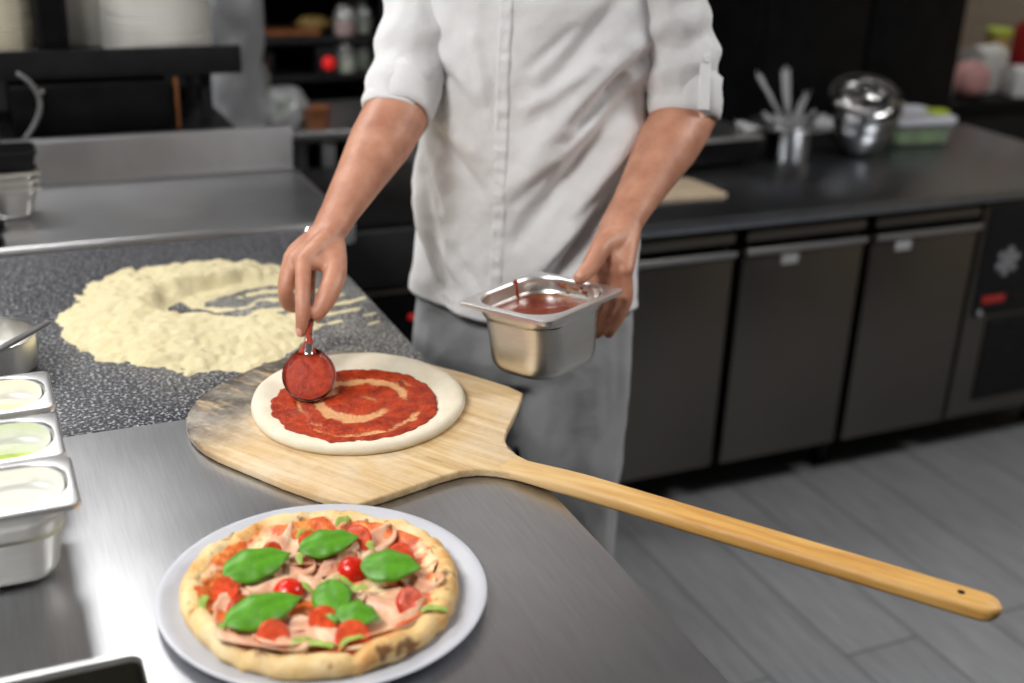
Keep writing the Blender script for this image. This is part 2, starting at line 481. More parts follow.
w.loft([rrect(sx-.006, sy-.006, .010, CT-.003, 4, (cx, cy)), rrect(sx-.02, sy-.02, .02, CT-.12, 4, (cx, cy)), rrect(sx-.08, sy-.08, .02, CT-.14, 4, (cx, cy))], False, True)
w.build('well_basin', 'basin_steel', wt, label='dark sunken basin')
g = MB().bx(X0, X1, 1.4425, 2.204, .862, CT, .003).build('granite_slab', 'granite')
tag(g, 'dark speckled granite slab under the flour heap', 'worktop')
cb = thing('counter_cabinet', 'steel base cabinet carrying the steel and granite worktops', 'cabinet', (0, 0, 0))
MB().bx(X0+.02, X1-.02, 1.10, 2.19, .10, .858, .004).bx(X0+.02, X1-.02, .28, .38, .10, .858, .004).bx(X0+.02, X0+.06, .30, 1.2, .1, .858, .002).bx(X1-.06, X1-.02, .30, 1.2, .1, .858, .002).build('body', 'fridge_steel', cb)
for x in (X0+.08, X1-.10):
    for y in (.33, 2.1): MB().lathe([(.02, 0), (.022, .004), (.022, .10)], 16, Matrix.Translation((x, y, 0))).build('leg', 'dark_metal', cb)

# rear steel counter with backsplash
rc = thing('rear_steel_counter', 'stainless steel counter with raised backsplash behind the granite slab', 'counter', (0, 0, 0))
mb = MB()
prof = [(2.210, .86), (2.210, .902), (2.213, .9085), (2.220, .911), (2.228, .909), (2.236, .903), (2.26, .901), (2.655, .901), (2.665, .905), (2.668, .915), (2.668, .992), (2.672, .999), (2.69, .999), (2.695, .99), (2.695, .86)]
XR = .672
mb.loft([[(x, y, z) for y, z in prof] for x in (X0, XR-.004)], True, True)
mb.build('worktop_with_backsplash', 'rear_steel', rc, sharp=50)
MB().bx(X0+.03, XR-.05, 2.25, 2.66, .12, .858, .004).build('base', 'dark_metal', rc)
MB().bx(XR-.004, XR+.004, 2.21, 2.695, .862, .9015, .002).build('end_trim', 'rear_steel', rc)
for x in (X0+.08, XR-.10):
    for y in (2.3, 2.6): MB().lathe([(.02, 0), (.022, .004), (.022, .12)], 16, Matrix.Translation((x, y, 0))).build('leg', 'dark_metal', rc)

# ------------------------------------------------------------------ flour heap
def flour_h(x, y):
    # ring-shaped heap, thin in its middle; ragged border, steeper towards the peel
    a = V((x-.325, (y-1.835)))
    th = math.atan2(a.y, a.x)
    n1 = nz((x, y), 9, 3); n2 = nz((x, y), 26, 5); n3 = nz((x, y), 75, 8)
    edge = 1 + .07*n1 + .07*n2 + .03*n3
    rx = .235 if a.x < 0 else .185
    ry = .245
    if a.y < 0:
        ry = .268
        if a.x > 0: rx = .150; ry = .262 - .02*min(1, a.x/.1)
    d = math.sqrt((a.x/rx)**2 + (a.y/ry)**2)/edge
    h = .030*max(0, 1-d**3.0) if d < 1 else -.01*(d-1)
    if d < 1: h = h*(1-.25*d) + .004*n2 + .0025*n3 + .001
    # hollow swept by the hand, the stone showing through its strokes
    b = V((x-.385, y-1.838)); b = V((b.x/.150, b.y/.098)); q = b.length*(1+.22*n1+.08*n2); ba = math.atan2(b.y, b.x)
    if q < 1.2:
        k = max(0, min(1, (1.2-q)/.35)); k = k*k*(3-2*k)
        tgt = .0002 + .0040*n1 + .0016*math.sin(9*(q*1.2+.32*ba)+3*n1) + .0028*n2 + .0012*n3
        h = h*(1-k)+tgt*k
    # finger strokes pulled out to the right
    if x > .44:
        st = math.sin((y-1.70-1.6*(x-.46)**2)*170+2*n1)*.0026 - .0014 + .0030*n2 + .003*n1 - .010*max(0, x-.535)
        q2 = max(0, 1-abs(y-1.775)/.095)
        k = min(1, (x-.44)/.05)
        h = h*(1-k) + k*(st if q2 > .05 else min(h, -.001))
    return h
nx, ny = 250, 260
xa, xb, ya, yb = .06, .566, 1.52, 2.15
gv = []; gf = []; hid = {}
H = [[flour_h(xa+(xb-xa)*i/nx, ya+(yb-ya)*j/ny) for j in range(ny+1)] for i in range(nx+1)]
def vid(i, j):
    if (i, j) not in hid:
        hid[(i, j)] = len(gv); gv.append((xa+(xb-xa)*i/nx, ya+(yb-ya)*j/ny, CT + max(.0004, H[i][j])))
    return hid[(i, j)]
for i in range(nx):
    for j in range(ny):
        if max(H[i][j], H[i+1][j], H[i][j+1], H[i+1][j+1]) > .0004:
            gf.append([vid(i, j), vid(i+1, j), vid(i+1, j+1), vid(i, j+1)])
fl = MB().add(gv, gf).build('flour_heap', 'flour', sharp=0)
tag(fl, 'heap of pale yellow flour swept into a ring on dark granite', 'flour', kind='stuff')

# ------------------------------------------------------------------ peel
PM = V((.4955, 1.2415, CT)); PA = R(34.4)
peel = thing('pizza_peel', 'wooden pizza peel with scorched rim lying under the raw dough', 'pizza peel', PM, PA)
out = [(-.184, 0), (-.192, .03), (-.194, .10), (-.19, .18)]
for i in range(1, 24):
    a = PI - PI*i/24
    out.append((.19*math.copysign(abs(math.cos(a))**.85, math.cos(a)), .18+.175*abs(math.sin(a))**.9))
out += [(.19, .18), (.194, .10), (.192, .03), (.184, 0)]
for x, y in ((.15, -.014), (.11, -.029), (.075, -.041), (.05, -.053), (.034, -.068), (.0245, -.086), (.0185, -.110), (.013, -.14)): out.append((x, y))
for x, y in ((-.013, -.14), (-.0185, -.110), (-.0245, -.086), (-.034, -.068), (-.05, -.053), (-.075, -.041), (-.11, -.029), (-.15, -.014)): out.append((x, y))
MB().prism(out, .001, .012, .003).build('blade', 'blade_wood', peel, sharp=50)
mb = MB()
rings = []
L = 28
for i in range(L+1):
    t = i/L
    y = -.06 - .585*t
    hw = .0196 - .0018*t; k = min(1, max(0, (t-.02)/.22)); k = k*k*(3-2*k); ht = .0049 + .0042*k
    zc = .0066 + .003*k + .0195*max(0, t-.05)/.95
    xx = -.012*t
    rings.append([(xx+p[0], y, zc+p[1]) for p in rrect(2*hw, 2*ht, min(.007, ht*.8), 0, 5)])
xe, ye, ze = -.012, -.645, .0291
for k in range(1, 7):   # rounded end
    a = PI/2*k/6
    hw = .0175*max(.12, math.cos(a)); ht = .0085*max(.55, math.cos(a*.8))
    rings.append([(xe+p[0], ye-.016*math.sin(a), ze+.0008*k/6+p[1]) for p in rrect(2*hw, 2*ht, min(.007, hw*.8, ht*.8), 0, 5)])
mb.loft(rings)
mb.build('handle', 'handle_wood', peel, sharp=50)
MB().lathe([(.0002, 0), (.0038, 0), (.0038, .0006), (.0002, .0006)], 16, Matrix.Translation((-.0115, -.622, .0370))).build('hanging_hole', 'black_plastic', peel, label='dark hanging hole')

# ------------------------------------------------------------------ raw dough, sauce
DC = V((.4245, 1.386, CT+.0125))
dg_ = thing('pizza_dough', 'flat round raw pizza dough spread with tomato sauce on the wooden peel', 'pizza dough', DC, R(-24))
mb = MB(); rings = []
SEG = 96
def dscale(j): 
    a = 2*PI*j/SEG
    return 1 + .012*math.sin(2*a+.6) + .008*math.sin(3*a+1) + .006*math.sin(5*a)
for r, z in ((.985, 0), (1.0, .003), (1.004, .006), (.995, .010), (.97, .0128), (.93, .0138), (.88, .0130), (.80, .0108), (.7, .0098), (.5, .0094), (.3, .0094), (.1, .0094), (.02, .0094)):
    rings.append([(.139*r*dscale(j)*math.cos(2*PI*j/SEG), .150*r*dscale(j)*math.sin(2*PI*j/SEG), z + (.0012*nz((r*math.cos(2*PI*j/SEG), r*math.sin(2*PI*j/SEG)), 5, 2) if z > .002 else 0)) for j in range(SEG)])
mb.loft(rings); mb.build('dough_base', 'dough', dg_, sharp=0)
# sauce spread with its spoon-drawn spiral
mb = MB(); gv = []; gf = []; thin = []
NR, NT = 60, 220
def spiral(r, th):
    p = r*2.15 - th/(2*PI)
    s = .5+.5*math.cos(2*PI*p)
    return s
for i in range(NR+1):
    for j in range(NT):
        th = 2*PI*j/NT; r = i/NR
        ed = 1+.05*nz((math.cos(th)*2, math.sin(th)*2), 1.3, 4)+.035*nz((math.cos(th)*2, math.sin(th)*2), 4, 9)+.02*nz((math.cos(th), math.sin(th)), 16, 2)
        x = -.001+.107*r*ed*math.cos(th); y = -.026+.112*r*ed*math.sin(th)
        n_ = nz((x, y), 40, 1); nb = nz((x, y), 15, 6); rr_ = r + .14*nb + .06*n_
        t = 0
        for c_, w_, a_, of, ph in ((.62, .085, 1.0, .15, 1.5), (.40, .085, 1.15, .50, 3.9), (.80, .05, .8, .05, 5.6), (.22, .07, .6, .0, .4), (.70, .04, .5, .1, 3.3)):
            t += a_*math.exp(-((rr_-c_)/w_)**2)*max(0, of+.75*math.cos(th-ph)+.8*nz((x, y), 30, 3+ph))
        t = t*1.3 + .30*n_ - .05
        if r > .86: t *= .25
        z = .0118 + .0024*(1-min(1, max(0, t))) + .0012*nz((x, y), 90, 3) + .0008*nz((x, y), 200, 3)
        if i == NR: z = .0088
        gv.append((x, y, z)); thin.append(min(1, max(0, t)))
for i in range(NR):
    for j in range(NT):
        k = (j+1) % NT
        gf.append([i*NT+j, i*NT+k, (i+1)*NT+k, (i+1)*NT+j] if i else [j, NT+k, NT+j])
me = bpy.data.meshes.new('tomato_sauce'); me.from_pydata(gv, [], gf)
at = me.attributes.new('thin', 'FLOAT', 'POINT'); at.data.foreach_set('value', thin)
me.validate()
link('tomato_sauce', me, 'tomato_sauce', dg_, sharp=0)

# ------------------------------------------------------------------ serving spoon in the right hand
ST, SN = V((.435, 1.638, 1.082)), V((.3775, 1.455, .979))
sp = thing('serving_spoon', 'steel serving spoon with a sauce-filled bowl, held over the dough', 'spoon', SN)
h = ST-SN
mb = MB(); side = V((.9, -.28, .0)).normalized()
mb.tube([V((-.0045, -.014, -.0095)), V((0, 0, 0)), h*.22, h*.55, h*.85, h], [(.0024, .0062), (.0022, .0055), (.0020, .0060), (.0022, .0075), (.0024, .0095), (.0020, .0095)], 12, None, True, h.cross(side), 4)
mb.build('handle', 'spoon_steel', sp)
# bowl: local frame, axis from neck to tip
ax = V((-.16, -.80, -.47)).normalized(); sd = V((.93, -.36, .0)); sd = (sd-ax*sd.dot(ax)).normalized(); up = sd.cross(ax)
if up.z < 0: up = -up
bc = V((-.011, -.040, -.0275))
def bowl(inset, dz, top):
    rings = []
    for i in range(11):
        t = i/10; r = math.sin(t*PI/2) if t < 1 else 1
        zz = -.017*math.cos(t*PI/2)
        ring = []
        for j in range(40):
            a = 2*PI*j/40; ca, sa = math.cos(a), math.sin(a)
            px = .036*ca*(r-inset); py = (.043 if sa < 0 else .047)*sa*(r-inset)
            if sa > 0: px *= 1-.35*(sa**3)
            ring.append(bc + sd*px - ax*py + up*(zz+dz))
        if i == 0: ring = [bc+(p-bc-up*(zz+dz))*.02+up*(zz+dz)*1.0 if False else p for p in ring]
        rings.append(ring)
    return rings
def bowl_r(i, n): return None
rings_o = []; rings_i = []
for i in range(12):
    t = .06+.94*i/11; r = math.sin(t*PI/2); zz = -.017*math.cos(t*PI/2)
    for lst, k, dz in ((rings_o, 1.0, 0), (rings_i, .965, .0012)):
        ring = []
        for j in range(40):
            a = 2*PI*j/40; ca, sa = math.cos(a), math.sin(a)
            x = .0355*ca*r*k; y = (.042 if sa < 0 else .048)*sa*r*k
            if sa > 0: x *= 1-.38*sa**3
            ring.append(bc + sd*x - ax*y + up*(zz+dz))
        lst.append(ring)
MB().loft(rings_o + rings_i[::-1], True, True).build('bowl', 'spoon_steel', sp)
mb = MB(); rr = []
for i in range(9):
    r = .04+.95*i/8
    ring = []
    for j in range(48):
        a = 2*PI*j/48; ca, sa = math.cos(a), math.sin(a)
        x = .0335*ca*r; y = (.040 if sa < 0 else .046)*sa*r
        if sa > 0: x *= 1-.38*sa**3
        z = -.0038 + .005*(1-r*r) + .0028*nz((ca*r, sa*r), 4, 3) + .0014*nz((ca*r, sa*r), 11, 5) + (.001 if i < 8 else -.004)
        ring.append(bc + sd*x - ax*y + up*z)
    rr.append(ring)
mb.loft(rr, True, False); mb.build('bowl_sauce', 'spoon_sauce', sp, sharp=0, label='red tomato sauce filling the bowl')
mb = MB()
mb.tube([bc - ax*.036 + up*.0005, bc - ax*.047 + up*.0015 + sd*.002, h*.02 + up*.002 + sd*.0015, h*.06 + up*.0028 - sd*.001, h*.11 + up*.0026 + sd*.001, h*.15 + up*.0022], [(.003, .013), (.0032, .0075), (.0026, .0040), (.0020, .0026), (.0024, .0030), (.0012, .0015)], 14, None, True, up, 5)
mb.build('sauce_smear', 'spoon_sauce', sp)

# ------------------------------------------------------------------ gastronorm pans
def gn(mb_rim, mb_body, w, h, depth, lip, r_open, r_out=.010, taper=.010, rb=.018):
    # rim flange from the opening to the rolled outer edge, then the body outside and inside
    ow, oh = w-2*lip, h-2*lip
    mb_rim.loft([rrect(ow+.001, oh+.001, r_open, -.004), rrect(ow+.002, oh+.002, r_open, -.001), rrect(ow+.006, oh+.006, r_open+.002, .0012), rrect(w-.006, h-.006, r_out*.8, .0012), rrect(w-.001, h-.001, r_out, .0002),
                 rrect(w, h, r_out, -.002), rrect(w-.0005, h-.0005, r_out, -.0055), rrect(w-.003, h-.003, r_out*.8, -.0055), rrect(w-.004, h-.004, r_out*.8, -.0015), rrect(ow+.004, oh+.004, r_open, -.0018)], False, False)
    rings = []
    for k, z in ((0, -.001), (0, -.018), (.0006, -.019), (.0032, -.024), (.0036, -.026)): rings.append(rrect(ow-2*k+.002, oh-2*k+.002, r_open, z))
    for i in range(1, 4): rings.append(rrect(ow-2*(.0036+taper*i/4), oh-2*(.0036+taper*i/4), r_open*.95, -.026-(depth-.026-rb)*i/3))
    wb, hb = ow-2*(.0036+taper*.75), oh-2*(.0036+taper*.75)
    for i in range(1, 6):
        a = PI/2*i/5
        d = rb*(1-math.cos(a)); rings.append(rrect(wb-2*d, hb-2*d, max(.01, r_open*.95-d*.5), -depth+rb-rb*math.sin(a)))
    inner = [[((p[0]*(1-.0024/(w/2))), p[1]*(1-.0024/(h/2)), p[2]+(.0012 if z_ < -depth+.02 else 0)) for p in ring] for ring, z_ in [(q, q[0][2]) for q in rings]]
    mb_body.loft(rings, False, True); mb_body.loft(inner, False, True)
# pan in his left hand
PC = V((.696, 1.402, 1.029)); PX = V((.43, -.899, .081)).normalized(); PY = V((.901, .433, .02)); PY = (PY-PX*PY.dot(PX)).normalized(); PZ = PX.cross(PY)
PMX = Matrix((PX, PY, PZ)).transposed()
sauce_pan = thing('sauce_pan', 'deep steel insert pan of tomato sauce held in front of the jacket', 'food pan', PC, rot=PMX.to_euler())
a_, b_ = MB(), MB(); gn(a_, b_, .162, .176, .106, .0130, .044, .012, .004, .024)
a_.build('rim', 'pan_rim_steel', sauce_pan); b_.build('body', 'pan_steel', sauce_pan)
mb = MB(); rr = []
for i in range(12):
    k = (i+1)/12
    rr.append([(p[0]*k, p[1]*k, -.0225+.0022*nz((p[0]*k, p[1]*k), 45, 4)+.0015*nz((p[0]*k, p[1]*k), 130, 4)) for p in rrect(.1335, .1475, .042, 0, 10)])
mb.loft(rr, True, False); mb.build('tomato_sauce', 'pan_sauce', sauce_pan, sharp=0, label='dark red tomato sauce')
# drip running down the inside of the far wall
mb = MB(); mb.tube([(-.0685, .025, .002), (-.0672, .025, -.006), (-.0668, .025, -.013), (-.066, .0255, -.024)], [.003, .0022, .0018, .003], 8); 
mb.build('sauce_drip', 'spoon_sauce', sauce_pan)
mb = MB()
random.seed(3)
for i in range(14):
    x = random.uniform(-.03, .030); mb.sphere((x, .0735, random.uniform(-.018, -.006)), random.uniform(.0015, .0035), (1.4, .35, 1), 8)
mb.build('sauce_splash', 'pan_sauce', sauce_pan)

# three pans on the left, open tops, with what they hold
def left_pan(loc, label, fill, flabel, level, seed):
    t = thing('food_pan', label, 'food pan', loc, 0, 'steel food pans in a row at the left of the worktop')
    a, b = MB(), MB(); gn(a, b, .178, .109, .098, .0105, .040, .010, .012, .018)
    a.build('rim', 'pan_rim_steel', t); b.build('body', 'satin_steel', t)
    mb = MB(); rr = []
    for i in range(10):
        k = (i+1)/10
        rr.append([(p[0]*k, p[1]*k, level+.003*nz((p[0]*k, p[1]*k), 30, seed)) for p in rrect(.149, .081, .036, 0, 10)])
    mb.loft(rr, True, False); mb.build('filling', fill, t, sharp=0, label=flabel)
left_pan((-.036, 1.1385, 1.000), 'steel food pan of pale cream standing nearest the dark well', 'pale_cream', 'pale cream filling', -.040, 1)
left_pan((-.040, 1.2490, 1.000), 'middle steel food pan, holding a green filling', 'green_puree', 'lime green filling', -.034, 2)
left_pan((-.040, 1.3710, 1.000), 'steel food pan of yellow cream beside the round tin', 'yellow_cream', 'pale yellow filling', -.030, 3)

# round tin and steel utensil across it
tin = thing('round_tin', 'small round steel tin at the edge of the granite behind the food pans', 'tin', (-.018, 1.690, CT))
MB().lathe([(.060, .001), (.0635, .004), (.065, .010), (.065, .050), (.0668, .052), (.0668, .054), (.0645, .0545), (.0635, .052), (.0635, .012), (.061, .006), (.01, .005)], 48).build('body', 'pan_steel', tin)
MB().lathe([(.01, .006), (.0632, .006), (.0632, .017), (.05, .021), (.02, .022), (.002, .023)], 40).build('mound', 'mound_white', tin, label='white salt')  # domed white fill inside the tin
ut = thing('kitchen_knife', 'thin steel utensil handle lying across food pan and round tin', 'utensil', (0, 0, 0))
A, B_ = V((-.095, 1.392, 1.0035)), V((.066, 1.690, .9615))
d = (B_-A); mb = MB(); mb.tube([A, A+d*.3, A+d*.7, B_], [(.0022, .004), (.0022, .006), (.0024, .0075), (.002, .0065)], 12, None, True, None, 3)
ut_o = mb.build('flat_handle', 'handle_steel', ut)
MB().tube([A+V((0, 0, .0)), A-d*.25, A-d*.45], [(.0016, .006), (.0012, .012), (.0008, .004)], 10, None, True, None, 4).build('blade', 'spoon_steel', ut)

# ------------------------------------------------------------------ plate and pizza
plate = MB()
plate.lathe([(.10, .0005), (.125, .0005), (.145, .003), (.160, .0085), (.1625, .0105), (.163, .0118), (.1615, .0125), (.157, .0115), (.146, .0075), (.138, .0055), (.10, .0045), (.01, .0045)], 96)
po = plate.build('pizza_plate', 'white_china', None, (.266, .993, CT))
tag(po, 'white round plate under the finished pizza', 'plate')
PZC = V((.262, .988, CT+.0055))
pz_ = thing('pizza', 'baked pizza topped with ham, tomatoes and basil on the white plate', 'pizza', PZC)
mb = MB(); rings = []; SEG = 160
def prad(a): return 1 + .012*math.sin(3*a+1) + .010*math.sin(5*a+.3) + .012*nz((math.cos(a)*3, math.sin(a)*3), 1, 3)
def crust_ring(r, z, k):
    ring = []
    for j in range(SEG):
        a = 2*PI*j/SEG; s = prad(a)*(1+(.02*nz((math.cos(a)*5, math.sin(a)*5, r*3), 1.6, 7) if k else 0))
        x, y = .137*r*s*math.cos(a), .137*r*s*math.sin(a)
        zz = z + k*(.0055*nz((x, y), 26, 2) + .0035*nz((x, y), 65, 5))
        for ca in (R(-48), R(17), R(80), R(150), R(222), R(268)):   # the slicing cuts pinch the rim
            dd = abs((a-ca+PI) % (2*PI)-PI)*.137
            if dd < .006 and r > .7: zz -= (.0055 if k else 0)*(1-dd/.006)
        ring.append((x, y, zz))
    return ring
for r, z, k in ((.93, 0, 0), (.975, .002, .2), (1.0, .007, .6), (1.0, .013, 1), (.98, .018, 1), (.95, .0215, 1), (.91, .0225, 1), (.87, .0205, 1), (.835, .016, .8), (.80, .012, .5), (.75, .0098, .4)):
    rings.append(crust_ring(r, z, k))
mb.loft(rings, True, False); mb.build('crust', 'crust', pz_, sharp=0)
mb = MB(); rr = []
for i in range(26):
    k = .02+.98*i/25
    ring = []
    for j in range(SEG):
        a = 2*PI*j/SEG; ed = (.118+.004*math.sin(7*a)+.007*nz((math.cos(a), math.sin(a)), 6, 3))*k*prad(a)
        x, y = ed*math.cos(a), ed*math.sin(a)
        base = .0112 + .0022*nz((x, y), 45, 6) + .0014*nz((x, y), 110, 2)
        if k > .84: base += (k-.84)*.066
        if i == 25: base -= .002
        ring.append((x, y, base))
    rr.append(ring)
mb.loft(rr, True, False); mb.build('cheese_and_sauce', 'pizza_sauce', pz_, sharp=0)
HM = [(-.021, .076, 60, .040, .024), (-.016, .010, -65, .048, .026), (.045, -.052, -30, .042, .026), (.018, .010, 40, .038, .022), (.058, .039, 35, .045, .022), (-.078, -.078, -40, .046, .026),
      (-.036, -.085, -15, .050, .026), (.034, -.090, 10, .042, .022), (.090, -.028, -65, .034, .018), (-.090, -.022, 70, .036, .024), (-.036, .025, 20, .040, .026), (-.06, -.055, -20, .040, .020), (.010, -.045, 70, .036, .022), (.004, .045, -10, .040, .02)]
for q, (x, y, an, hl, hw) in enumerate(HM):
    mb = MB(); gv = []; gf = []
    n1, n2 = 22, 14
    ca, sa = math.cos(R(an)), math.sin(R(an))
    for i in range(n1+1):
        for j in range(n2+1):
            s = i/n1*2-1; t = j/n2*2-1
            w_ = math.sqrt(max(0, 1-abs(s)**3))*(.8+.3*nz((s, q), 2, 3))
            lx = hl*s; ly = hw*t*w_
            z = .0148 + .0042*math.sin(t*4.2+q+s*1.6)+.003*nz((s*2, t*2), 1.2, q) + .0018*q/14
            gx, gy = x+lx*ca-ly*sa, y+lx*sa+ly*ca
            rad = math.hypot(gx, gy)
            if rad > .098: z += (rad-.098)*.35
            gv.append((gx, gy, max(z, .0122)))
    for i in range(n1):
        for j in range(n2): gf.append([i*(n2+1)+j, (i+1)*(n2+1)+j, (i+1)*(n2+1)+j+1, i*(n2+1)+j+1])
    me = bpy.data.meshes.new('ham_slice'); me.from_pydata(gv, [], gf)
    o = link('ham_slice', me, 'cured_ham', pz_, sharp=0)
    so = o.modifiers.new('t', 'SOLIDIFY'); so.thickness = .0012
def tomato(x, y, rz, tilt, s=1.0, z=.019):
    mb = MB(); M = Matrix.Translation((x, y, z)) @ Euler((tilt, 0, rz)).to_matrix().to_4x4() @ Matrix.Translation((0, 0, -.004*s))
    prof = [(.0005, .0105*s)] + [(.0125*s*math.sin(PI/2*i/8), .0105*s*math.cos(PI/2*i/8)) for i in range(1, 9)]
    mb.lathe(prof[::-1], 24, M)
    o = mb.build('tomato_half', 'tomato_skin', pz_)
    m2 = MB(); m2.lathe([(.0119*s, -.0001), (.0113*s, -.0012), (.006*s, -.0018), (.001, -.0008)], 24, M); m2.build('tomato_flesh', 'tomato_flesh', o)
TOM = [(-.035, -.008, 0, 0, 1.25), (.034, .006, .3, .25, 1.2), (.056, .058, -.5, -2.2, 1.2), (.087, .010, -.7, -2.0, 1.2), (.066, -.072, .6, -2.3, 1.35), (-.016, -.066, -.4, -2.0, 1.15),
       (-.001, -.104, .1, -2.4, 1.35), (-.068, -.074, .3, -2.3, 1.25), (-.087, -.022, .5, -1.9, 1.2), (-.092, .016, .1, -2.4, 1.0), (.007, .073, -.2, -2.2, .9), (-.035, .066, .3, -2.0, .9)]
for x, y, rz, ti, s in TOM: tomato(x, y, rz, ti, s, .0215 if abs(ti) < .5 else .0185)
def leaf(x, y, rz, ln, wd, z, tiltx=0, tilty=0, fold=.25, curl=.12):
    gv = []; gf = []; n1, n2 = 20, 10
    for i in range(n1+1):
        for j in range(n2+1):
            s = i/n1; t = j/n2*2-1
            w_ = wd*(math.sin(PI*min(1, s*1.02)**.8)**.75 if 0 < s < 1 else .02)
            lx = ln*(s-.5); ly = w_*t
            zz = -abs(t)*abs(t)*w_*fold + .004*math.sin(PI*s) - curl*ln*(s-.5)**2 + .0012*math.sin(s*18)*abs(t) - .0012*math.exp(-(t*6)**2)
            gv.append((lx, ly, zz))
    for i in range(n1):
        for j in range(n2): gf.append([i*(n2+1)+j, (i+1)*(n2+1)+j, (i+1)*(n2+1)+j+1, i*(n2+1)+j+1])
    me = bpy.data.meshes.new('basil_leaf'); me.from_pydata(gv, [], gf)
    o = link('basil_leaf', me, 'basil', pz_, (x, y, z), (tiltx, tilty, rz), 0)
    so = o.modifiers.new('t', 'SOLIDIFY'); so.thickness = .0006
leaf(-.055, .034, R(13), .074, .0225, .0310, .24)
leaf(.022, .046, R(4), .066, .0195, .0310, .22)
leaf(-.067, -.045, R(13), .080, .0210, .0310, .24)
leaf(.066, -.019, R(-24), .062, .0225, .0320, .24)
leaf(-.004, -.052, R(-100), .060, .0195, .0300, .1, .15)
leaf(.012, -.084, R(-26), .042, .0170, .0300, .2, .1)
random.seed(11)
for x, y, a in ((-.047, -.100, 20), (-.108, -.015, 70), (.082, -.090, -15), (-.006, -.118, 10), (-.005, -.022, 100), (.006, .081, 20), (.035, -.030, 120), (.020, -.040, 0), (-.003, .030, 60), (.073, .027, 80), (-.105, -.060, 40), (-.035, -.105, -30), (.05, .085, 30)):
    mb = MB(); pts = [(0, 0, 0), (.008, .003, .003), (.017, .001, .003), (.025, .004, 0)]
    mb.tube(pts, [(.0006, .0015), (.0006, .004), (.0006, .0028), (.0005, .0045)], 8, None, True, (0, 0, 1), 4)
    mb.build('rocket_leaf', 'rocket', pz_, (x-.01, y, .0205+random.uniform(0, .003)), (random.uniform(-.3, .3), random.uniform(-.2, .2), R(a)))

# ------------------------------------------------------------------ the chef
BP = V((.84, 1.76, 0)); L_ = V((.77, -.64, 0)).normalized(); N_ = V((-.64, -.77, 0)).normalized()
def Q(u, v, z): return BP + L_*u + N_*v + V((0, 0, z))
chef = thing('person', 'person in white short-sleeved chef jacket and grey trousers spooning sauce onto dough', 'person', BP)
inv = Matrix.Translation(-BP)
def ell(cu, cv, z, a, b, n=48, e=2.3):
    pts = []
    for j in range(n):
        t = 2*PI*j/n; c, s = math.cos(t), math.sin(t)
        pts.append(Q(cu + a*math.copysign(abs(c)**(2/e), c), cv + b*math.copysign(abs(s)**(2/e), s), z))
    return pts
RSH, RE, RW = Q(-.185, .0, 1.475), V((.615, 1.744, 1.239)), V((.452, 1.609, 1.084))
LSH, LE, LW = Q(.185, .0, 1.475), V((1.046, 1.612, 1.232)), V((.866, 1.488, 1.094))
def PP(o, e, z): return PC + PY*o + PX*e + PZ*z
RTH = [(.450, 1.580, 1.072), (.438, 1.532, 1.048), (.4165, 1.500, 1.025), (.3985, 1.488, 1.006)]
RF = [[(.397, 1.546, 1.063), (.384, 1.503, 1.036), (.377, 1.483, 1.009), (.3735, 1.476, .988)],
      [(.391, 1.572, 1.056), (.372, 1.550, 1.024), (.379, 1.569, .994), (.394, 1.584, .982)],
      [(.394, 1.599, 1.053), (.379, 1.583, 1.021), (.388, 1.600, .992), (.404, 1.612, .984)],
      [(.405, 1.624, 1.052), (.393, 1.615, 1.024), (.400, 1.632, 1.001), (.413, 1.640, .995)]]
LTH = [(.838, 1.453, 1.084), PP(.112, .022, .046), PP(.087, .024, .027), PP(.061, .021, .0135)]
LF = []
for k, (e, dl) in enumerate(((.052, 1.0), (.032, 1.06), (.012, 1.0), (-.006, .85))):
    LF.append([PP(.126-.002*k, e, .012), PP(.121, e+.006, -.026*dl), PP(.1035, e+.004, -.053*dl), PP(.088, e-.002, -.073*dl)])
def hand(mb, W, F, T, fr=(.0118, .0108, .0096, .0080), tr=(.0180, .0165, .0148, .0105), el=None):
    W = V(W)
    F = [[V(p) for p in f] for f in F]; T = [V(p) for p in T]
    back = (F[0][0]-W).cross(F[3][0]-W).normalized()
    for k, f in enumerate(F):
        sc = (1.0, 1.03, .98, .86)[k]
        mb.tube(f, [fr[i]*sc for i in range(4)], 16, None, True, None, 4)
        # metacarpal from the wrist
        w0 = W + (f[0]-W).normalized()*.008 + (f[0]-(F[1][0]+F[2][0])/2)*.45
        mb.tube([w0, (w0+f[0])/2, f[0]], [(.0155, .017), (.0148, .0155), (.0125, .0130)], 16, None, True, None, 3)
    # web between neighbours
    for k in range(3):
        a, b = F[k][0], F[k+1][0]
        w0 = W + ((a+b)/2-W)*.12
        mb.tube([w0, (w0+(a+b)/2)/2, (a+b)/2*.97+W*.03], [.0150, .0145, .0112], 14, None, True, None, 2)
    mb.tube(T, list(tr), 16, None, True, None, 4)
    # ball of the thumb, and the fold to the index knuckle
    mb.tube([W+(T[0]-W)*.2, T[0]*.6+F[0][0]*.15+W*.25, T[1]], [.0195, .0190, .0150], 16, None, True, None, 3)
    mb.tube([T[0], (T[1]*.55+F[0][0]*.45)*.72+W*.28, W+(F[0][0]-W)*.85], [.014, .0125, .0110], 12, None, True, None, 3)
    mb.tube([T[0]*.4+T[1]*.6, T[1]*.48+F[0][0]*.46+W*.06, F[0][0]*.97+W*.03], [.013, .0095, .0108], 12, None, True, None, 3)
    mb.tube([W+(F[3][0]-W)*.1, W+(F[3][0]-W)*.55, F[3][0]*.9+W*.1], [.0185, .0165, .0125], 14, None, True, None, 2)
bod = MB()
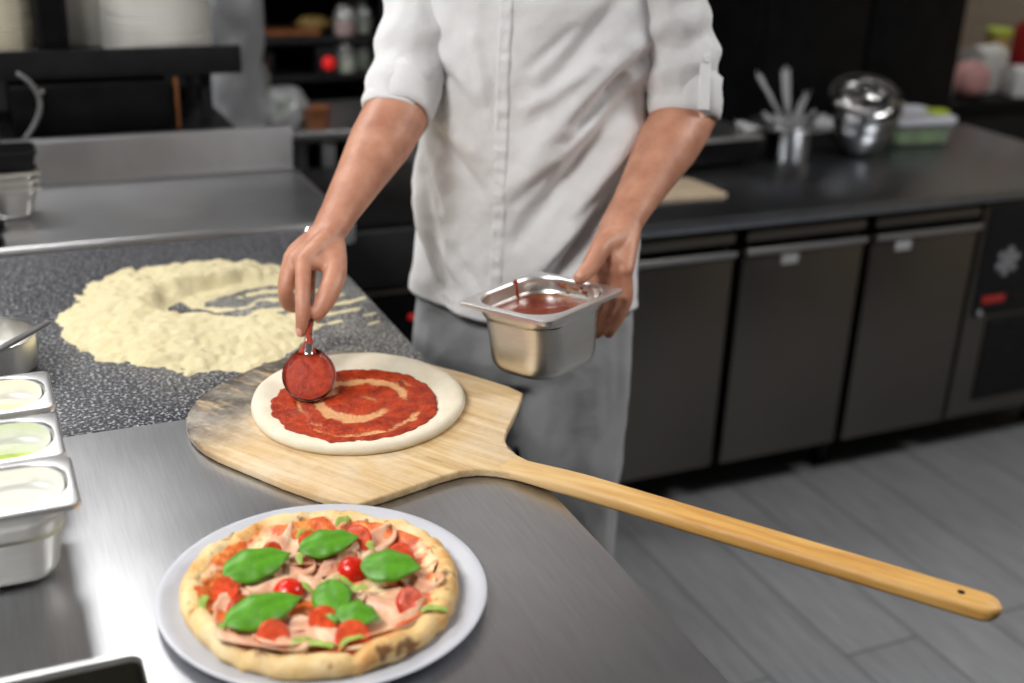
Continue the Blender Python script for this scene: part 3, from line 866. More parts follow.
# legs, trunk, neck, head (mostly under the clothes)
for s in (-1, 1):
    bod.tube([Q(.095*s, 0, .90), Q(.10*s, .01, .70), Q(.10*s, .012, .50), Q(.10*s, -.005, .30), Q(.10*s, -.015, .09)], [.075, .068, .052, .048, .036], 20, None, True, None, 3)
    bod.tube([Q(.10*s, -.04, .045), Q(.105*s, .06, .04), Q(.11*s, .15, .03)], [.035, .035, .026], 14, None, True, None, 3)
    bod.tube([Q(.12*s, -.01, 1.45), Q(.16*s, 0, 1.465), Q(.185*s, 0, 1.46)], [.05, .055, .05], 18, None, True, None, 2)
bod.loft([ell(0, 0, .84, .14, .09), ell(0, 0, .90, .160, .105), ell(0, 0, 1.0, .155, .10), ell(0, 0, 1.12, .150, .10), ell(0, 0, 1.25, .16, .105), ell(0, 0, 1.38, .165, .10), ell(0, -.01, 1.45, .15, .08), ell(0, -.01, 1.50, .10, .06), ell(0, -.01, 1.53, .06, .055)])
bod.tube([Q(0, -.02, 1.46), Q(0, -.005, 1.55), Q(0, .005, 1.62)], [.058, .056, .058], 24, None, True, None, 3)
# head: rings from chin to crown
HR = [(1.578, .030, .040, .055), (1.595, .047, .058, .045), (1.62, .060, .078, .025), (1.65, .068, .090, .012), (1.68, .073, .097, .008), (1.71, .076, .100, .004), (1.74, .076, .100, 0), (1.765, .070, .092, -.004), (1.785, .055, .072, -.006), (1.797, .03, .042, -.008)]
bod.loft([ell(0, cv, z, a, b, 40, 2.1) for z, a, b, cv in HR])
bod.tube([Q(0, .098, 1.715), Q(0, .112, 1.695), Q(0, .120, 1.680)], [.008, .010, .012], 14, None, True, None, 3)
bod.tube([Q(-.010, .108, 1.676), Q(.010, .108, 1.676)], [.009, .009], 12)
for s in (-1, 1):
    bod.tube([Q(.073*s, .0, 1.665), Q(.082*s, -.006, 1.69), Q(.083*s, -.010, 1.715), Q(.076*s, 0, 1.722)], [(.006, .012), (.007, .016), (.007, .016), (.006, .012)], 12, None, True, L_*s, 3)
    bod.tube([Q(.012*s, .098, 1.724), Q(.035*s, .096, 1.728), Q(.055*s, .080, 1.722)], [.008, .009, .007], 12, None, True, None, 2)
bod.tube([Q(-.020, .093, 1.644), Q(0, .101, 1.645), Q(.020, .093, 1.644)], [.006, .007, .006], 12, None, True, None, 3)
# arms
def arm(S, E, Wr, F0, el_r=.047):
    S, E, Wr = V(S), V(E), V(Wr); d = Wr-E
    bod.tube([S, S*.5+E*.5, E], [.054, .050, .047], 24, None, True, None, 3)
    hd = ((V(F0[1][0])+V(F0[2][0]))/2-Wr).normalized()
    sidev = (V(F0[0][0])-V(F0[3][0])); nrm = sidev.cross(hd).normalized()
    bod.tube([E, E+d*.16, E+d*.36, E+d*.62, E+d*.86, Wr+d.normalized()*.004, Wr+hd*.022], [(.047, .047), (.049, .051), (.046, .050), (.035, .041), (.026, .034), (.0225, .0325), (.020, .031)], 28, None, True, nrm, 4)
arm(RSH, RE, RW, RF); arm(LSH, LE, LW, LF)
hand(bod, RW, RF, RTH); hand(bod, LW, LF, LTH, (.0108, .0100, .0090, .0076), (.0170, .0150, .0135, .0105))
bme = remesh(bod, 'body', .0028, 7, .5)
bme.transform(inv)
link('body', bme, 'skin', chef, sharp=0)
# finger nails
def nail(T, nrm, s=1.0):
    tip, prev = V(T[-1]), V(T[-2]); ax = (tip-prev).normalized(); nrm = V(nrm); nrm = (nrm-ax*nrm.dot(ax)).normalized(); sd = ax.cross(nrm)
    gv = []; gf = []
    for i in range(7):
        for j in range(7):
            s_, t = i/6, j/6*2-1
            wv = .0048*s*(1 if .15 < s_ < .8 else .8)
            gv.append(tip + ax*(.0060-.012*s*(1-s_)) + sd*(wv*t) + nrm*(.0082*s-.0018*t*t-.0022*s_*s_) - BP)
    for i in range(6):
        for j in range(6): gf.append([i*7+j, (i+1)*7+j, (i+1)*7+j+1, i*7+j+1])
    me = bpy.data.meshes.new('fingernail'); me.from_pydata(gv, [], gf)
    o = link('fingernail', me, 'nail', chef, sharp=0); o.modifiers.new('t', 'SOLIDIFY').thickness = .0008
nail(RTH, (-.2, -.8, .55), 1.05); nail(RF[0], (-.75, -.65, .1), .92); nail(LTH, (-.3, -.5, .8), 1.2)
# eyes, brows, mouth, hair
for s in (-1, 1):
    e = MB().sphere(Q(.032*s, .090, 1.703), .0115, (1, 1, .8), 16, inv).build('eye', 'eye_white', chef)
    MB().sphere(Q(.032*s, .0985, 1.703), .0045, (1, 1, 1), 12, inv).build('iris', 'iris_brown', e)
    MB().tube([Q(.014*s, .104, 1.727), Q(.034*s, .104, 1.733), Q(.054*s, .087, 1.726)], [.0025, .0035, .002], 8, inv, True, None, 3).build('eyebrow', 'hair_brown', chef)
MB().tube([Q(-.022, .094, 1.645), Q(0, .106, 1.647), Q(.022, .094, 1.645)], [(.003, .003), (.005, .004), (.003, .003)], 10, inv, True, None, 3).build('mouth', 'lip_rose', chef)
mb = MB()
HH = [(1.655, .074, .040, -.062), (1.69, .081, .058, -.046), (1.72, .084, .076, -.030), (1.75, .085, .098, -.010), (1.775, .080, .098, -.008), (1.795, .066, .082, -.008), (1.808, .044, .058, -.008), (1.815, .02, .03, -.008)]
mb.loft([[p + (p-Q(0, 0, p.z)).normalized()*.004*nz(p, 60, 2) for p in ell(0, cv, z, a, b, 60, 2.1)] for z, a, b, cv in HH], True, True, inv)
mb.build('hair', 'hair_brown', chef, sharp=0)

# trousers
tr = MB()
tr.loft([ell(0, 0, 1.0, .165, .115), ell(0, 0, .93, .178, .125), ell(0, 0, .86, .188, .132), ell(0, 0, .80, .19, .13), ell(0, 0, .76, .17, .11)])
for s in (-1, 1):
    tr.tube([Q(.092*s, 0, .88), Q(.098*s, .005, .72), Q(.102*s, .012, .52), Q(.104*s, 0, .32), Q(.105*s, -.005, .075)], [(.112, .100), (.108, .098), (.094, .090), (.088, .086), (.080, .082)], 32, None, False, N_, 4)
tme = remesh(tr, 'trousers', .0075, 8, .5)
tme.transform(inv)
for v in tme.vertices:
    p = v.co; k = nz((p.x*1.0, p.y*1.0, p.z*.35), 16, 2)*.011 + nz((p.x, p.y, p.z*.5), 40, 5)*.0035
    if p.z < .88: v.co = p + v.normal*k
link('trousers', tme, 'trouser_cloth', chef, sharp=0)
for s in (-1, 1):
    sh = MB(); rings = []
    for v_, w_, hh in ((-.095, .028, .05), (-.085, .038, .075), (-.03, .042, .085), (.03, .045, .075), (.09, .050, .055), (.14, .046, .045), (.175, .03, .032), (.185, .012, .02)):
        rings.append([Q(.108*s + w_*math.cos(2*PI*j/20), v_, max(.002, hh/2+hh/2*math.sin(2*PI*j/20))) for j in range(20)])
    sh.loft(rings, True, True, inv); sh.build('shoe', 'black_shoe', chef)

# jacket: dense loft, folds pushed along the normal
FOLD = [  # u0, z0, u1, z1, width, depth   (drapes from the left arm down to the placket)
    (.175, 1.26, .02, 1.03, .016, -.011), (.185, 1.20, .05, .96, .018, .010), (.18, 1.15, .06, .93, .014, -.010), (.17, 1.33, .04, 1.17, .018, .009), (.15, 1.40, .06, 1.27, .013, -.009),
    (.19, 1.06, .10, .90, .014, .008), (.14, 1.22, -.01, 1.10, .020, .006), (.10, 1.02, .02, .90, .014, -.006), (.185, 1.32, .10, 1.22, .011, -.009), (.12, 1.31, .03, 1.24, .012, .006),
    (-.17, 1.36, -.12, 1.22, .016, -.007), (-.19, 1.12, -.13, .95, .015, .007), (-.16, 1.10, -.10, .93, .012, -.006), (-.13, 1.33, -.05, 1.25, .013, .005), (-.185, 1.02, -.10, .90, .014, -.006), (-.15, 1.22, -.05, 1.16, .014, .004),
  (.165, 1.285, .09, 1.19, .007, -.006), (.185, 1.175, .11, 1.07, .008, -.006), (.15, 1.11, .07, .99, .008, .005), (.12, 1.00, .06, .93, .007, -.004), (.09, 1.36, .03, 1.30, .008, -.004), (.07, 1.15, .015, 1.09, .008, -.004),
  (-.175, 1.17, -.12, 1.06, .008, -.006), (-.14, 1.02, -.07, .95, .008, .004), (-.12, 1.18, -.04, 1.10, .010, -.004), (-.17, 1.30, -.10, 1.27, .007, -.005), (-.09, 1.0, -.03, .93, .009, -.003), (-.06, 1.34, -.03, 1.22, .009, .003)]
def seg_d(u, z, f):
    ax_, az, bx_, bz = f[:4]; dx, dz = bx_-ax_, bz-az; t = ((u-ax_)*dx+(z-az)*dz)/(dx*dx+dz*dz)
    tt = max(0, min(1, t)); return math.hypot(u-ax_-tt*dx, z-az-tt*dz), tt
def fold(u, z):
    s = 0
    for f in FOLD:
        d, t = seg_d(u, z, f)
        if d < f[4]*3: s += 1.75*f[5]*math.exp(-(d/f[4])**2)*(.35+.65*math.sin(PI*min(1, max(0, .12+t*.8))))
    return s
JR = [(.885, .197, .150), (.92, .196, .149), (.97, .194, .146), (1.05, .189, .142), (1.13, .185, .140), (1.22, .188, .142), (1.31, .194, .145), (1.39, .196, .140), (1.445, .190, .122), (1.485, .160, .098), (1.515, .105, .08), (1.535, .078, .072)]
def jr(z):
    for (z0, a0, b0), (z1, a1, b1) in zip(JR, JR[1:]):
        if z <= z1:
            t = (z-z0)/(z1-z0); t = t*t*(3-2*t)*.5+t*.5; return a0+(a1-a0)*t, b0+(b1-b0)*t
    return JR[-1][1:]
NZ, NA = 130, 200
def jpoint(j, z, off=0, hemk=0):
    t = 2*PI*j/NA; c, s = math.cos(t), math.sin(t); a, b = jr(z); e = 2.25
    u = (a+off)*math.copysign(abs(c)**(2/e), c); v = (b+off)*math.copysign(abs(s)**(2/e), s)
    dn = V((u/(a*a), v/(b*b))).normalized()
    d = 0
    if s > -.3: d += fold(u, z)*min(1, (s+.3)*2)
    else: d += .006*nz((u, z), 14, 4)
    d += .0045*nz((u, v, z), 11, 1) + .0022*nz((u-z*.6, v, (z+u)*.5), 38, 6)
    d *= min(1, max(0, (1.50-z)/.08))
    if z < .93: d += .006*math.sin(t*7+1)*(.93-z)/.05
    return u+dn.x*d, v+dn.y*d
def hem(j): 
    t = 2*PI*j/NA
    return .004*math.sin(3*t+.5)+.003*math.sin(7*t)
mb = MB(); rings = []
for i in range(3): rings.append([Q(*jpoint(j, .885, -.004), .893+hem(j)+.02*(2-i)/2+.0) for j in range(NA)])
for i in range(NZ+1):
    z = .893+(1.535-.893)*i/NZ
    rings.append([Q(*jpoint(j, z, 0), z + hem(j)*max(0, 1-(z-.885)/.08)) for j in range(NA)])
rings.append([Q(*[x*.97 for x in jpoint(j, 1.535)], 1.550) for j in range(NA)])
mb.loft(rings, False, False, inv)
jk = mb.build('jacket', 'jacket_cotton', chef, sharp=0)
# placket strip with its stitched channels
mb = MB(); gv = []; gf = []
PW = 8
zs = [.888+(1.50-.888)*i/160 for i in range(161)]
def front(u, z):
    a, b = jr(z); e = 2.25
    v = b*(max(0, 1-abs(u/a)**e))**(1/e)
    d = (fold(u, z) + .0045*nz((u, v, z), 11, 1) + .0018*nz((u, v, z*1.5), 30, 6))*min(1, max(0, (1.50-z)/.08))
    return v+d
for z in zs:
    for k in range(PW+1):
        u = -.024+.026*k/PW
        edge = -.003 if k in (0, PW) else .0014+.0008*(k > 4)
        puck = .0015*math.sin(z*260+5*nz((z, 0), 14, 1))*(.6+.8*nz((z, 1), 18, 4))*math.exp(-((k/PW-.45)*2.2)**2) + .0012*nz((u*3, z), 60, 2)
        gv.append(Q(u, front(u, z)+edge+puck, z)-BP)
for i in range(160):
    for k in range(PW): gf.append([i*(PW+1)+k, i*(PW+1)+k+1, (i+1)*(PW+1)+k+1, (i+1)*(PW+1)+k])
me = bpy.data.meshes.new('placket'); me.from_pydata(gv, [], gf); link('placket', me, 'jacket_cotton', jk, sharp=0)
mb = MB(); mb.loft([[Q(p[0], p[1], z) for p in [((.080+o)*math.cos(2*PI*j/40), -.004+(.072+o)*math.sin(2*PI*j/40)) for j in range(40)]] for z, o in ((1.525, .004), (1.545, .006), (1.565, .004), (1.572, .001), (1.56, -.004), (1.53, -.004))], False, False, inv)
mb.build('collar', 'jacket_cotton', jk)
# sleeves and turned-up cuffs
def sleeve(S, E, Wr, u_out, seed, rads, cut, cuffr, cl):
    S, E, Wr = V(S), V(E), V(Wr)
    path = [S + (S-E).normalized()*.012 - u_out*.10, S + (S-E).normalized()*.010 - u_out*.035, S*.94+E*.06, S*.66+E*.34, S*.33+E*.67, E + (Wr-E).normalized()*cut]
    pts, rad = resample(path, [(r, r) for r in rads], 14)
    mb = MB(); mb.tube(pts, [r[0] for r in rad], 64, None, False)
    t0 = (E-S).normalized()
    for q, v in enumerate(mb.v):
        n_ = v - min(pts, key=lambda p: (p-v).length); n_.normalize()
        zl = (v-S).dot(t0)
        k = .0075*nz((v.x, v.y, v.z*.6), 15, seed)+.003*nz((v.x, v.y, v.z), 42, seed+1) + .004*math.sin(zl*75+3*nz(v, 9, seed))*max(0, min(1, (zl-.05)/.12))
        mb.v[q] = v + n_*k
    o = MB(); o.v = mb.v; o.f = mb.f
    sl = o.add([], [], None)
    sl.v = [inv @ v for v in sl.v]
    s_ob = sl.build('sleeve', 'jacket_cotton', chef, sharp=0)
    # cuff: a folded band wrapped round the elbow end
    ax = ((E-S).normalized()*.62 + (Wr-E).normalized()*.38).normalized()
    end = E + (Wr-E).normalized()*cut
    ref = u_out - ax*u_out.dot(ax); ref.normalize(); bi = ax.cross(ref)
    mb = MB(); rings = []
    for w_, r, t in ((.030, cuffr-.010, 0), (.012, cuffr-.007, 0), (0, cuffr-.003, 0), (-.002, cuffr, 0), (-.012, cuffr+.0018, 1), (-.03, cuffr+.003, 1), (-.05, cuffr+.003, 1), (-.066, cuffr+.002, 1), (-cl, cuffr+.001, 1), (-cl-.003, cuffr-.004, 0), (-cl+.010, cuffr-.008, 0)):
        w2 = -w_ if w_ > 0 else w_
        ring = []
        for j in range(72):
            a = 2*PI*j/72
            p0 = end + ax*(w2 if w_ <= 0 else -w_)
            rr_ = r + (.0035*nz((math.cos(a)*.06, math.sin(a)*.06, w_), 32, seed+3) + .0025*math.sin(a*3+w_*60+seed))*(1 if t else .5)
            ring.append(p0 + (ref*math.cos(a) + bi*math.sin(a))*rr_ + ax*(.004*math.sin(2*a+seed)))
        rings.append(ring)
    mb.loft(rings, False, False, inv); cf = mb.build('cuff', 'jacket_cotton', s_ob, sharp=0)
    return s_ob, end, ax, ref, bi
cam_dir = V((-.42, -.90, .15)).normalized()
so, end, ax, ref, bi = sleeve(RSH, RE, RW, -L_, 3, (.040, .058, .068, .060, .055, .052), .030, .0535, .066)
def strap(parent, end, ax, out, cuffr):
    # sleeve tab with its button
    out = (out-ax*out.dot(ax)).normalized(); sd = ax.cross(out)
    mb = MB(); pts = []
    gv = []; gf = []
    prof = [(-.004, cuffr+.0085), (-.03, cuffr+.010), (-.06, cuffr+.0105), (-.078, cuffr+.0105), (-.092, cuffr+.009)]
    rings = []
    for w_, r in prof:
        hw = .0095 if w_ > -.085 else .006
        rings.append([end+ax*w_+out*(r+dz)+sd*x for x, dz in ((-hw, 0), (-hw+.001, .0014), (hw-.001, .0014), (hw, 0), (hw-.001, -.003), (-hw+.001, -.003))])
    mb.loft(rings, True, True, inv); mb.build('sleeve_tab', 'jacket_cotton', parent, sharp=30)
    c = end+ax*(-.080)+out*(cuffr+.0115)
    M = inv @ Matrix.Translation(c) @ out.to_track_quat('Z', 'Y').to_matrix().to_4x4()
    MB().lathe([(.0055, 0), (.006, .001), (.006, .002), (.0045, .0028), (.004, .002), (.001, .002)], 20, M).build('button', 'button_white', parent)
strap(so, end, ax, (-L_*.8 - N_*.5), .0535)
so, end, ax, ref, bi = sleeve(LSH, LE, LW, L_, 8, (.040, .058, .068, .062, .058, .055), .022, .0560, .066)
strap(so, end, ax, (L_*.55 + N_*.85), .0560)

# ------------------------------------------------------------------ refrigerated counter on the right
fr = thing('fridge_counter', 'low stainless refrigerated counter with three doors behind the chef', 'fridge', (0, 0, 0))
FX0, FX1, FY0, FY1, FT = 1.255, 3.02, 2.30, 2.98, .810
MB().bx(FX0, FX1, FY0+.045, FY1, .115, FT-.032, .003).build('body', 'fridge_gasket', fr)
MB().bx(FX0-.005, FX1+.01, FY0-.012, FY1+.01, FT-.032, FT, .004).build('worktop', 'fridge_top_steel', fr)
dx = [(1.275, 1.660), (1.688, 2.058), (2.086, 2.444)]
for k, (a, b) in enumerate(dx):
    dr = MB().bx(a, b, FY0, FY0+.04, .127, .716, .004).build('door', 'fridge_steel', fr)
    mb = MB(); mb.loft([[(x, y, z) for y, z in ((FY0+.002, .700), (FY0-.010, .704), (FY0-.016, .712), (FY0-.016, .720), (FY0-.011, .722), (FY0-.010, .716), (FY0+.002, .712))] for x in (a+.002, b-.002)], True, True)
    mb.build('handle', 'handle_steel', dr, sharp=30, label='bright steel grip strip')
    MB().bx(a+.004, b-.002, FY0-.002, FY0+.04, .738, .762, .003).build('top_rail', 'fridge_steel', fr)
    if k:
        cxx = (a+b)/2 + (-.045 if k == 1 else -.075)
        MB().bx(cxx-.026, cxx+.026, FY0-.0012, FY0, .668, .699, .0004).build('paper_label', 'paper_tag', dr, label='small pale paper tag')
MB().bx(2.462, FX1, FY0+.004, FY0+.042, .127, .768, .004).build('control_panel', 'fridge_steel', fr)
cp = MB().bx(2.480, FX1-.005, FY0-.001, FY0+.006, .440, .762, .003).build('control_fascia', 'black_plastic', fr)
MB().bx(2.508, 2.590, FY0-.004, FY0, .478, .500, .002).build('display', 'red_display', cp, label='small glowing red display')
MB().bx(2.606, 2.70, FY0-.004, FY0, .478, .500, .002).build('display', 'fridge_gasket', cp)
MB().lathe([(.001, 0), (.009, 0), (.009, .006), (.007, .008), (.001, .008)], 16, Matrix.Translation((2.506, FY0, .452)) @ Euler((R(90), 0, 0)).to_matrix().to_4x4()).build('lock', 'icon_grey', fr)
mb = MB()
for k in range(3):   # pale frost emblem
    M = Matrix.Translation((2.575, FY0-.002, .598)) @ Euler((0, R(60*k+8), 0)).to_matrix().to_4x4()
    mb.box(.006, .002, .082, (0, 0, 0), .0005, M)
    for s in (-1, 1):
        for q in (-1, 1):
            mb.box(.004, .002, .026, (q*.008, 0, s*.030), .0005, M @ Matrix.Translation((0, 0, 0)))
mb.build('frost_emblem', 'icon_grey', cp, label='pale frost emblem')
gr = MB().bx(2.545, FX1-.01, FY0-.001, FY0+.006, .175, .43, .002).build('vent_grille', 'fridge_gasket', fr)
mb = MB()
for k in range(16): mb.bx(2.555, FX1-.02, FY0-.004, FY0+.001, .186+.0148*k, .193+.0148*k, .001)
mb.build('grille_slats', 'dark_metal', gr)
mb = MB()
for k in range(10): mb.bx(2.60, 2.90, FY0-.003, FY0+.001, .640+.011*k, .645+.011*k, .001)
mb.build('upper_vent', 'dark_metal', cp)
for x in (1.33, 2.12, 2.93):
    for y in (2.42, 2.90): MB().lathe([(.025, 0), (.025, .01), (.018, .014), (.018, .116)], 16, Matrix.Translation((x, y, 0))).build('leg', 'dark_metal', fr)

# things on the refrigerated counter
tb = MB().prism([(-.20, -.085), (.110, -.085), (.125, -.07), (.105, .075), (.09, .09), (-.20, .09)], 0, .012, .003).build('cutting_board', 'board_tan', None, (1.60, 2.520, FT), (0, 0, R(-3)))
tag(tb, 'pale wooden board on the fridge counter beside the bare left forearm', 'cutting board')
gd = thing('griddle', 'low black griddle with steel top on the fridge counter behind the chef', 'griddle', (1.87, 2.83, FT))
MB().bx(-.25, .125, -.13, .13, .012, .075, .006).build('body', 'black_enamel', gd)
MB().bx(-.255, .13, -.135, .135, .075, .088, .004).build('top_plate', 'handle_steel', gd)
for x in (-.2, .09):
    for y in (-.1, .1): MB().lathe([(.016, 0), (.016, .012)], 14, Matrix.Translation((x, y, 0))).build('foot', 'black_plastic', gd)
ct = thing('steel_canister', 'open round steel canister holding crumpled clear film on the fridge counter', 'canister', (2.125, 2.745, FT))
MB().lathe([(.058, 0), (.062, .003), (.066, .10), (.069, .104), (.0685, .106), (.064, .103), (.060, .006), (.01, .005)], 40).build('body', 'bowl_steel', ct)
MB().lathe([(.072, .092), (.118, .100), (.120, .1035), (.072, .0985)], 40).build('wide_rim', 'handle_steel', ct)
for k, (a, tilt, ln) in enumerate(((176, 80, .15), (160, 34, .17), (120, 12, .16), (300, 16, .10), (-14, 70, .10), (255, 50, .10), (200, 60, .10))):
    fm = MB(); gv = []; gf = []
    for i in range(13):
        for j in range(7):
            s = i/12; t = j/6*2-1
            wd = .014+.020*s*(1+.4*nz((s, k), 3, 2)); r_ = .02+ln*s
            gv.append((r_*math.sin(R(tilt)) , wd*t, .07+r_*math.cos(R(tilt)) + .012*math.sin(t*5+s*6+k)*s))
    for i in range(12):
        for j in range(6): gf.append([i*7+j, (i+1)*7+j, (i+1)*7+j+1, i*7+j+1])
    me = bpy.data.meshes.new('film_sheet'); me.from_pydata(gv, [], gf)
    o = link('film_sheet', me, 'clear_film', None, (2.125, 2.745, FT+.005), (0, 0, R(a)), 0)
    tag(o, 'crumpled strips of clear plastic film sticking out of the steel canister', 'film', 'clear film strips in the canister')
    o.modifiers.new('t', 'SOLIDIFY').thickness = .0008
def steel_bowl(x, y, z, r, h, rot, label, dented=0):
    x -= .012
    prof = []
    for i in range(9):
        a = R(22+68*i/8); prof.append((r*math.sin(a), h*(math.cos(R(22))-math.cos(a))/math.cos(R(22))))
    inner = [(max(.002, p[0]-.002), p[1]+.0015) for p in prof[::-1]]
    o = MB().lathe(prof + [(r+.006, h+.001), (r+.006, h+.003)] + inner, 40).build('steel_bowl', 'bowl_steel', None, (x, y, z), rot)
    tag(o, label, 'bowl', 'steel bowls piled on the fridge counter')
steel_bowl(2.385, 2.745, FT, .100, .100, (0, 0, 0), 'polished steel bowl at the bottom of the pile on the fridge counter')
steel_bowl(2.390, 2.745, FT+.032, .104, .100, (R(4), R(-3), 0), 'polished steel bowl second from bottom of the pile')
steel_bowl(2.395, 2.745, FT+.066, .108, .095, (R(-6), R(7), 0), 'polished steel bowl second from top of the pile')
steel_bowl(2.385, 2.750, FT+.104, .096, .080, (R(22), R(-14), 0), 'polished tilted steel bowl topping the pile on the fridge counter')
tub = thing('food_tub', 'clear plastic tub of green leaves with white lid on the fridge counter', 'tub', (2.655, 2.86, FT), R(-4))
mb = MB(); mb.loft([rrect(.20, .17, .03, .001), rrect(.212, .182, .03, .006), rrect(.23, .20, .03, .068)], True, False); mb.build('body', 'clear_tub', tub)
mb = MB(); mb.loft([rrect(.19, .16, .025, .004), rrect(.205, .175, .028, .01), rrect(.214, .184, .028, .045), rrect(.10, .09, .02, .056)], True, True)
for q, v in enumerate(mb.v): mb.v[q] = v + V((0, 0, .008*nz(v, 40, 2))) if v.z > .03 else v
mb.build('green_leaves', 'green_salad', tub)
mb = MB(); mb.loft([rrect(.236, .206, .032, .066), rrect(.24, .21, .034, .069), rrect(.24, .21, .034, .082), rrect(.225, .195, .03, .086), rrect(.22, .19, .03, .084)], True, True); mb.build('lid', 'lid_plastic', tub, label='white plastic lid')
MB().box(.06, .05, .012, (.085, -.03, .091), .005).build('clip', 'lime_plastic', tub, label='lime green clip')

# tall dark cabinet behind the counter
tc = thing('tall_cabinet', 'tall matt black cabinet standing behind the fridge counter', 'cabinet', (0, 0, 0))
MB().bx(2.31, 3.145, 3.20, 3.80, .08, 2.15, .006).build('body', 'black_enamel', tc)
for a, b in ((2.325, 2.72), (2.735, 3.13)):
    dd = MB().bx(a, b, 3.175, 3.20, .10, 2.13, .004).build('door', 'black_enamel', tc)
    hx = b-.03 if a < 2.5 else a+.03
    MB().tube([(hx, 3.176, 1.42), (hx, 3.15, 1.43), (hx, 3.15, 1.62), (hx, 3.176, 1.63)], .006, 10, None, True, None, 3).build('handle', 'dark_metal', dd)
MB().bx(2.33, 3.12, 3.22, 3.78, 0, .08, .003).build('plinth', 'black_plastic', tc)

# right-hand table with packages
rt = thing('side_table', 'black table against the tiled wall carrying packages, beyond the fridge counter', 'table', (0, 0, 0))
MB().bx(3.20, 4.55, 3.25, 3.95, .775, .82, .005).build('table_top', 'black_enamel', rt)
MB().bx(3.22, 4.53, 3.28, 3.92, .08, .775, .004).build('base', 'dark_metal', rt)
for x in (3.3, 4.45):
    for y in (3.35, 3.85): MB().lathe([(.02, 0), (.02, .085)], 12, Matrix.Translation((x, y, 0))).build('leg', 'dark_metal', rt)
def package(mb, name, mat, label, cat, loc, rz=0): return tag(mb.build(name, mat, None, loc, (0, 0, rz)), label, cat, 'packages on the dark side table')
def carton(w, d, h):
    m = MB().box(w, d, h*.86, (0, 0, h*.43), .004); m.loft([rrect(w, d, .003, h*.86, 2), rrect(w*.98, d*.12, .003, h, 2)], False, True); return m
package(carton(.15, .11, .17), 'carton', 'white_card', 'white paper carton standing on the side table by the tiles', 'carton', (3.52, 3.44, .82), .2)
package(carton(.10, .10, .11), 'carton', 'white_card', 'small white carton standing at the front of the side table', 'carton', (3.60, 3.32, .82), -.3)
package(carton(.24, .12, .08), 'carton', 'red_card', 'low red box lying on the side table', 'box', (3.76, 3.32, .82), .1)
package(carton(.10, .12, .26), 'carton', 'red_card', 'tall red box standing behind the low red box', 'box', (3.80, 3.48, .82), .1)
bgm = MB().sphere((0, 0, .065), .075, (1.05, .9, .87), 28)
for q, v in enumerate(bgm.v): bgm.v[q] = V((v.x, v.y, max(0, v.z))) + V((v.x, v.y, 0)).normalized()*.012*nz(v, 30, 2)
package(bgm, 'bread_bag', 'pink_plastic', 'rounded pink plastic bag on the side table', 'bag', (3.37, 3.345, .82))
package(MB().lathe([(.030, 0), (.034, .004), (.034, .10), (.014, .135), (.014, .15), (.017, .152), (.017, .17), (.002, .172)], 24), 'bottle', 'white_card', 'white squeeze bottle at the edge of the side table beside the tall black cabinet', 'bottle', (3.265, 3.36, .82))
aj = thing('jar', 'amber jar with lime green lid behind the white carton on the side table', 'jar', (3.655, 3.52, .82), 0, 'packages on the dark side table')
MB().lathe([(.04, 0), (.043, .004), (.043, .17), (.040, .182), (.040, .194), (.002, .195)], 24).build('body', 'amber_food', aj)
MB().lathe([(.048, .193), (.05, .195), (.05, .213), (.045, .217), (.002, .217)], 24).build('lid', 'lime_plastic', aj, label='lime green lid')

# ------------------------------------------------------------------ behind the rear counter, left
# black under-counter unit seen between arm and jacket
uc = thing('undercounter_unit', 'low black appliance with a red pilot light in the gap beside the trousers', 'appliance', (0, 0, 0))
MB().bx(.72, 1.235, 2.52, 3.05, .08, .80, .005).build('body', 'black_enamel', uc)
MB().bx(.73, 1.225, 2.50, 2.52, .648, .785, .004).build('drawer', 'charcoal_wall', uc)
MB().bx(.73, 1.225, 2.492, 2.52, .632, .643, .003).build('trim_strip', 'fridge_steel', uc)
MB().bx(.73, 1.225, 2.502, 2.52, .10, .628, .004).build('door', 'black_enamel', uc)
MB().lathe([(.001, 0), (.008, 0), (.008, .003), (.005, .006), (.001, .007)], 16, Matrix.Translation((.8985, 2.502, .567)) @ Euler((R(90), 0, 0)).to_matrix().to_4x4()).build('pilot_light', 'red_lamp', uc, label='small red pilot light')
for x in (.76, 1.19):
    for y in (2.56, 3.0): MB().lathe([(.02, 0), (.02, .085)], 12, Matrix.Translation((x, y, 0))).build('leg', 'dark_metal', uc)
# overshelf with plates
os_ = thing('overshelf', 'black shelf unit behind the backsplash carrying stacked plates', 'shelf', (0, 0, 0))
MB().bx(-.60, .535, 2.815, 3.10, 1.100, 1.112, .002).build('upper_shelf', 'dark_metal', os_)
MB().bx(-.60, .588, 2.795, 2.815, 1.102, 1.164, .003).build('front_rail', 'dark_metal', os_)
MB().bx(-.60, .56, 2.74, 3.08, .955, .985, .003).build('lower_shelf', 'dark_metal', os_)
for x in (-.55, .515):
    for y in (2.86, 3.06): MB().bx(x-.012, x+.012, y-.012, y+.012, 0, 1.101, .002).build('post', 'dark_metal', os_)
wm = thing('plate_warmer', 'black box appliance standing under the plate shelf', 'appliance', (0, 0, 0))
MB().bx(.085, .420, 2.765, 3.04, .990, 1.094, .004).build('body', 'black_enamel', wm)
MB().lathe([(.001, 0), (.005, 0), (.004, .002), (.001, .002)], 12, Matrix.Translation((.150, 2.765, 1.083)) @ Euler((R(90), 0, 0)).to_matrix().to_4x4()).build('screw', 'handle_steel', wm, label='bright screw head')
for x in (.12, .38):
    for y in (2.79, 3.0): MB().lathe([(.012, 0), (.012, .006)], 10, Matrix.Translation((x, y, .985))).build('foot', 'black_plastic', wm)
cpip = MB().tube([(.436, 2.79, .9855), (.436, 2.79, 1.099)], .0055, 12, None, False); cpip = cpip.build('copper_pipe', 'copper')
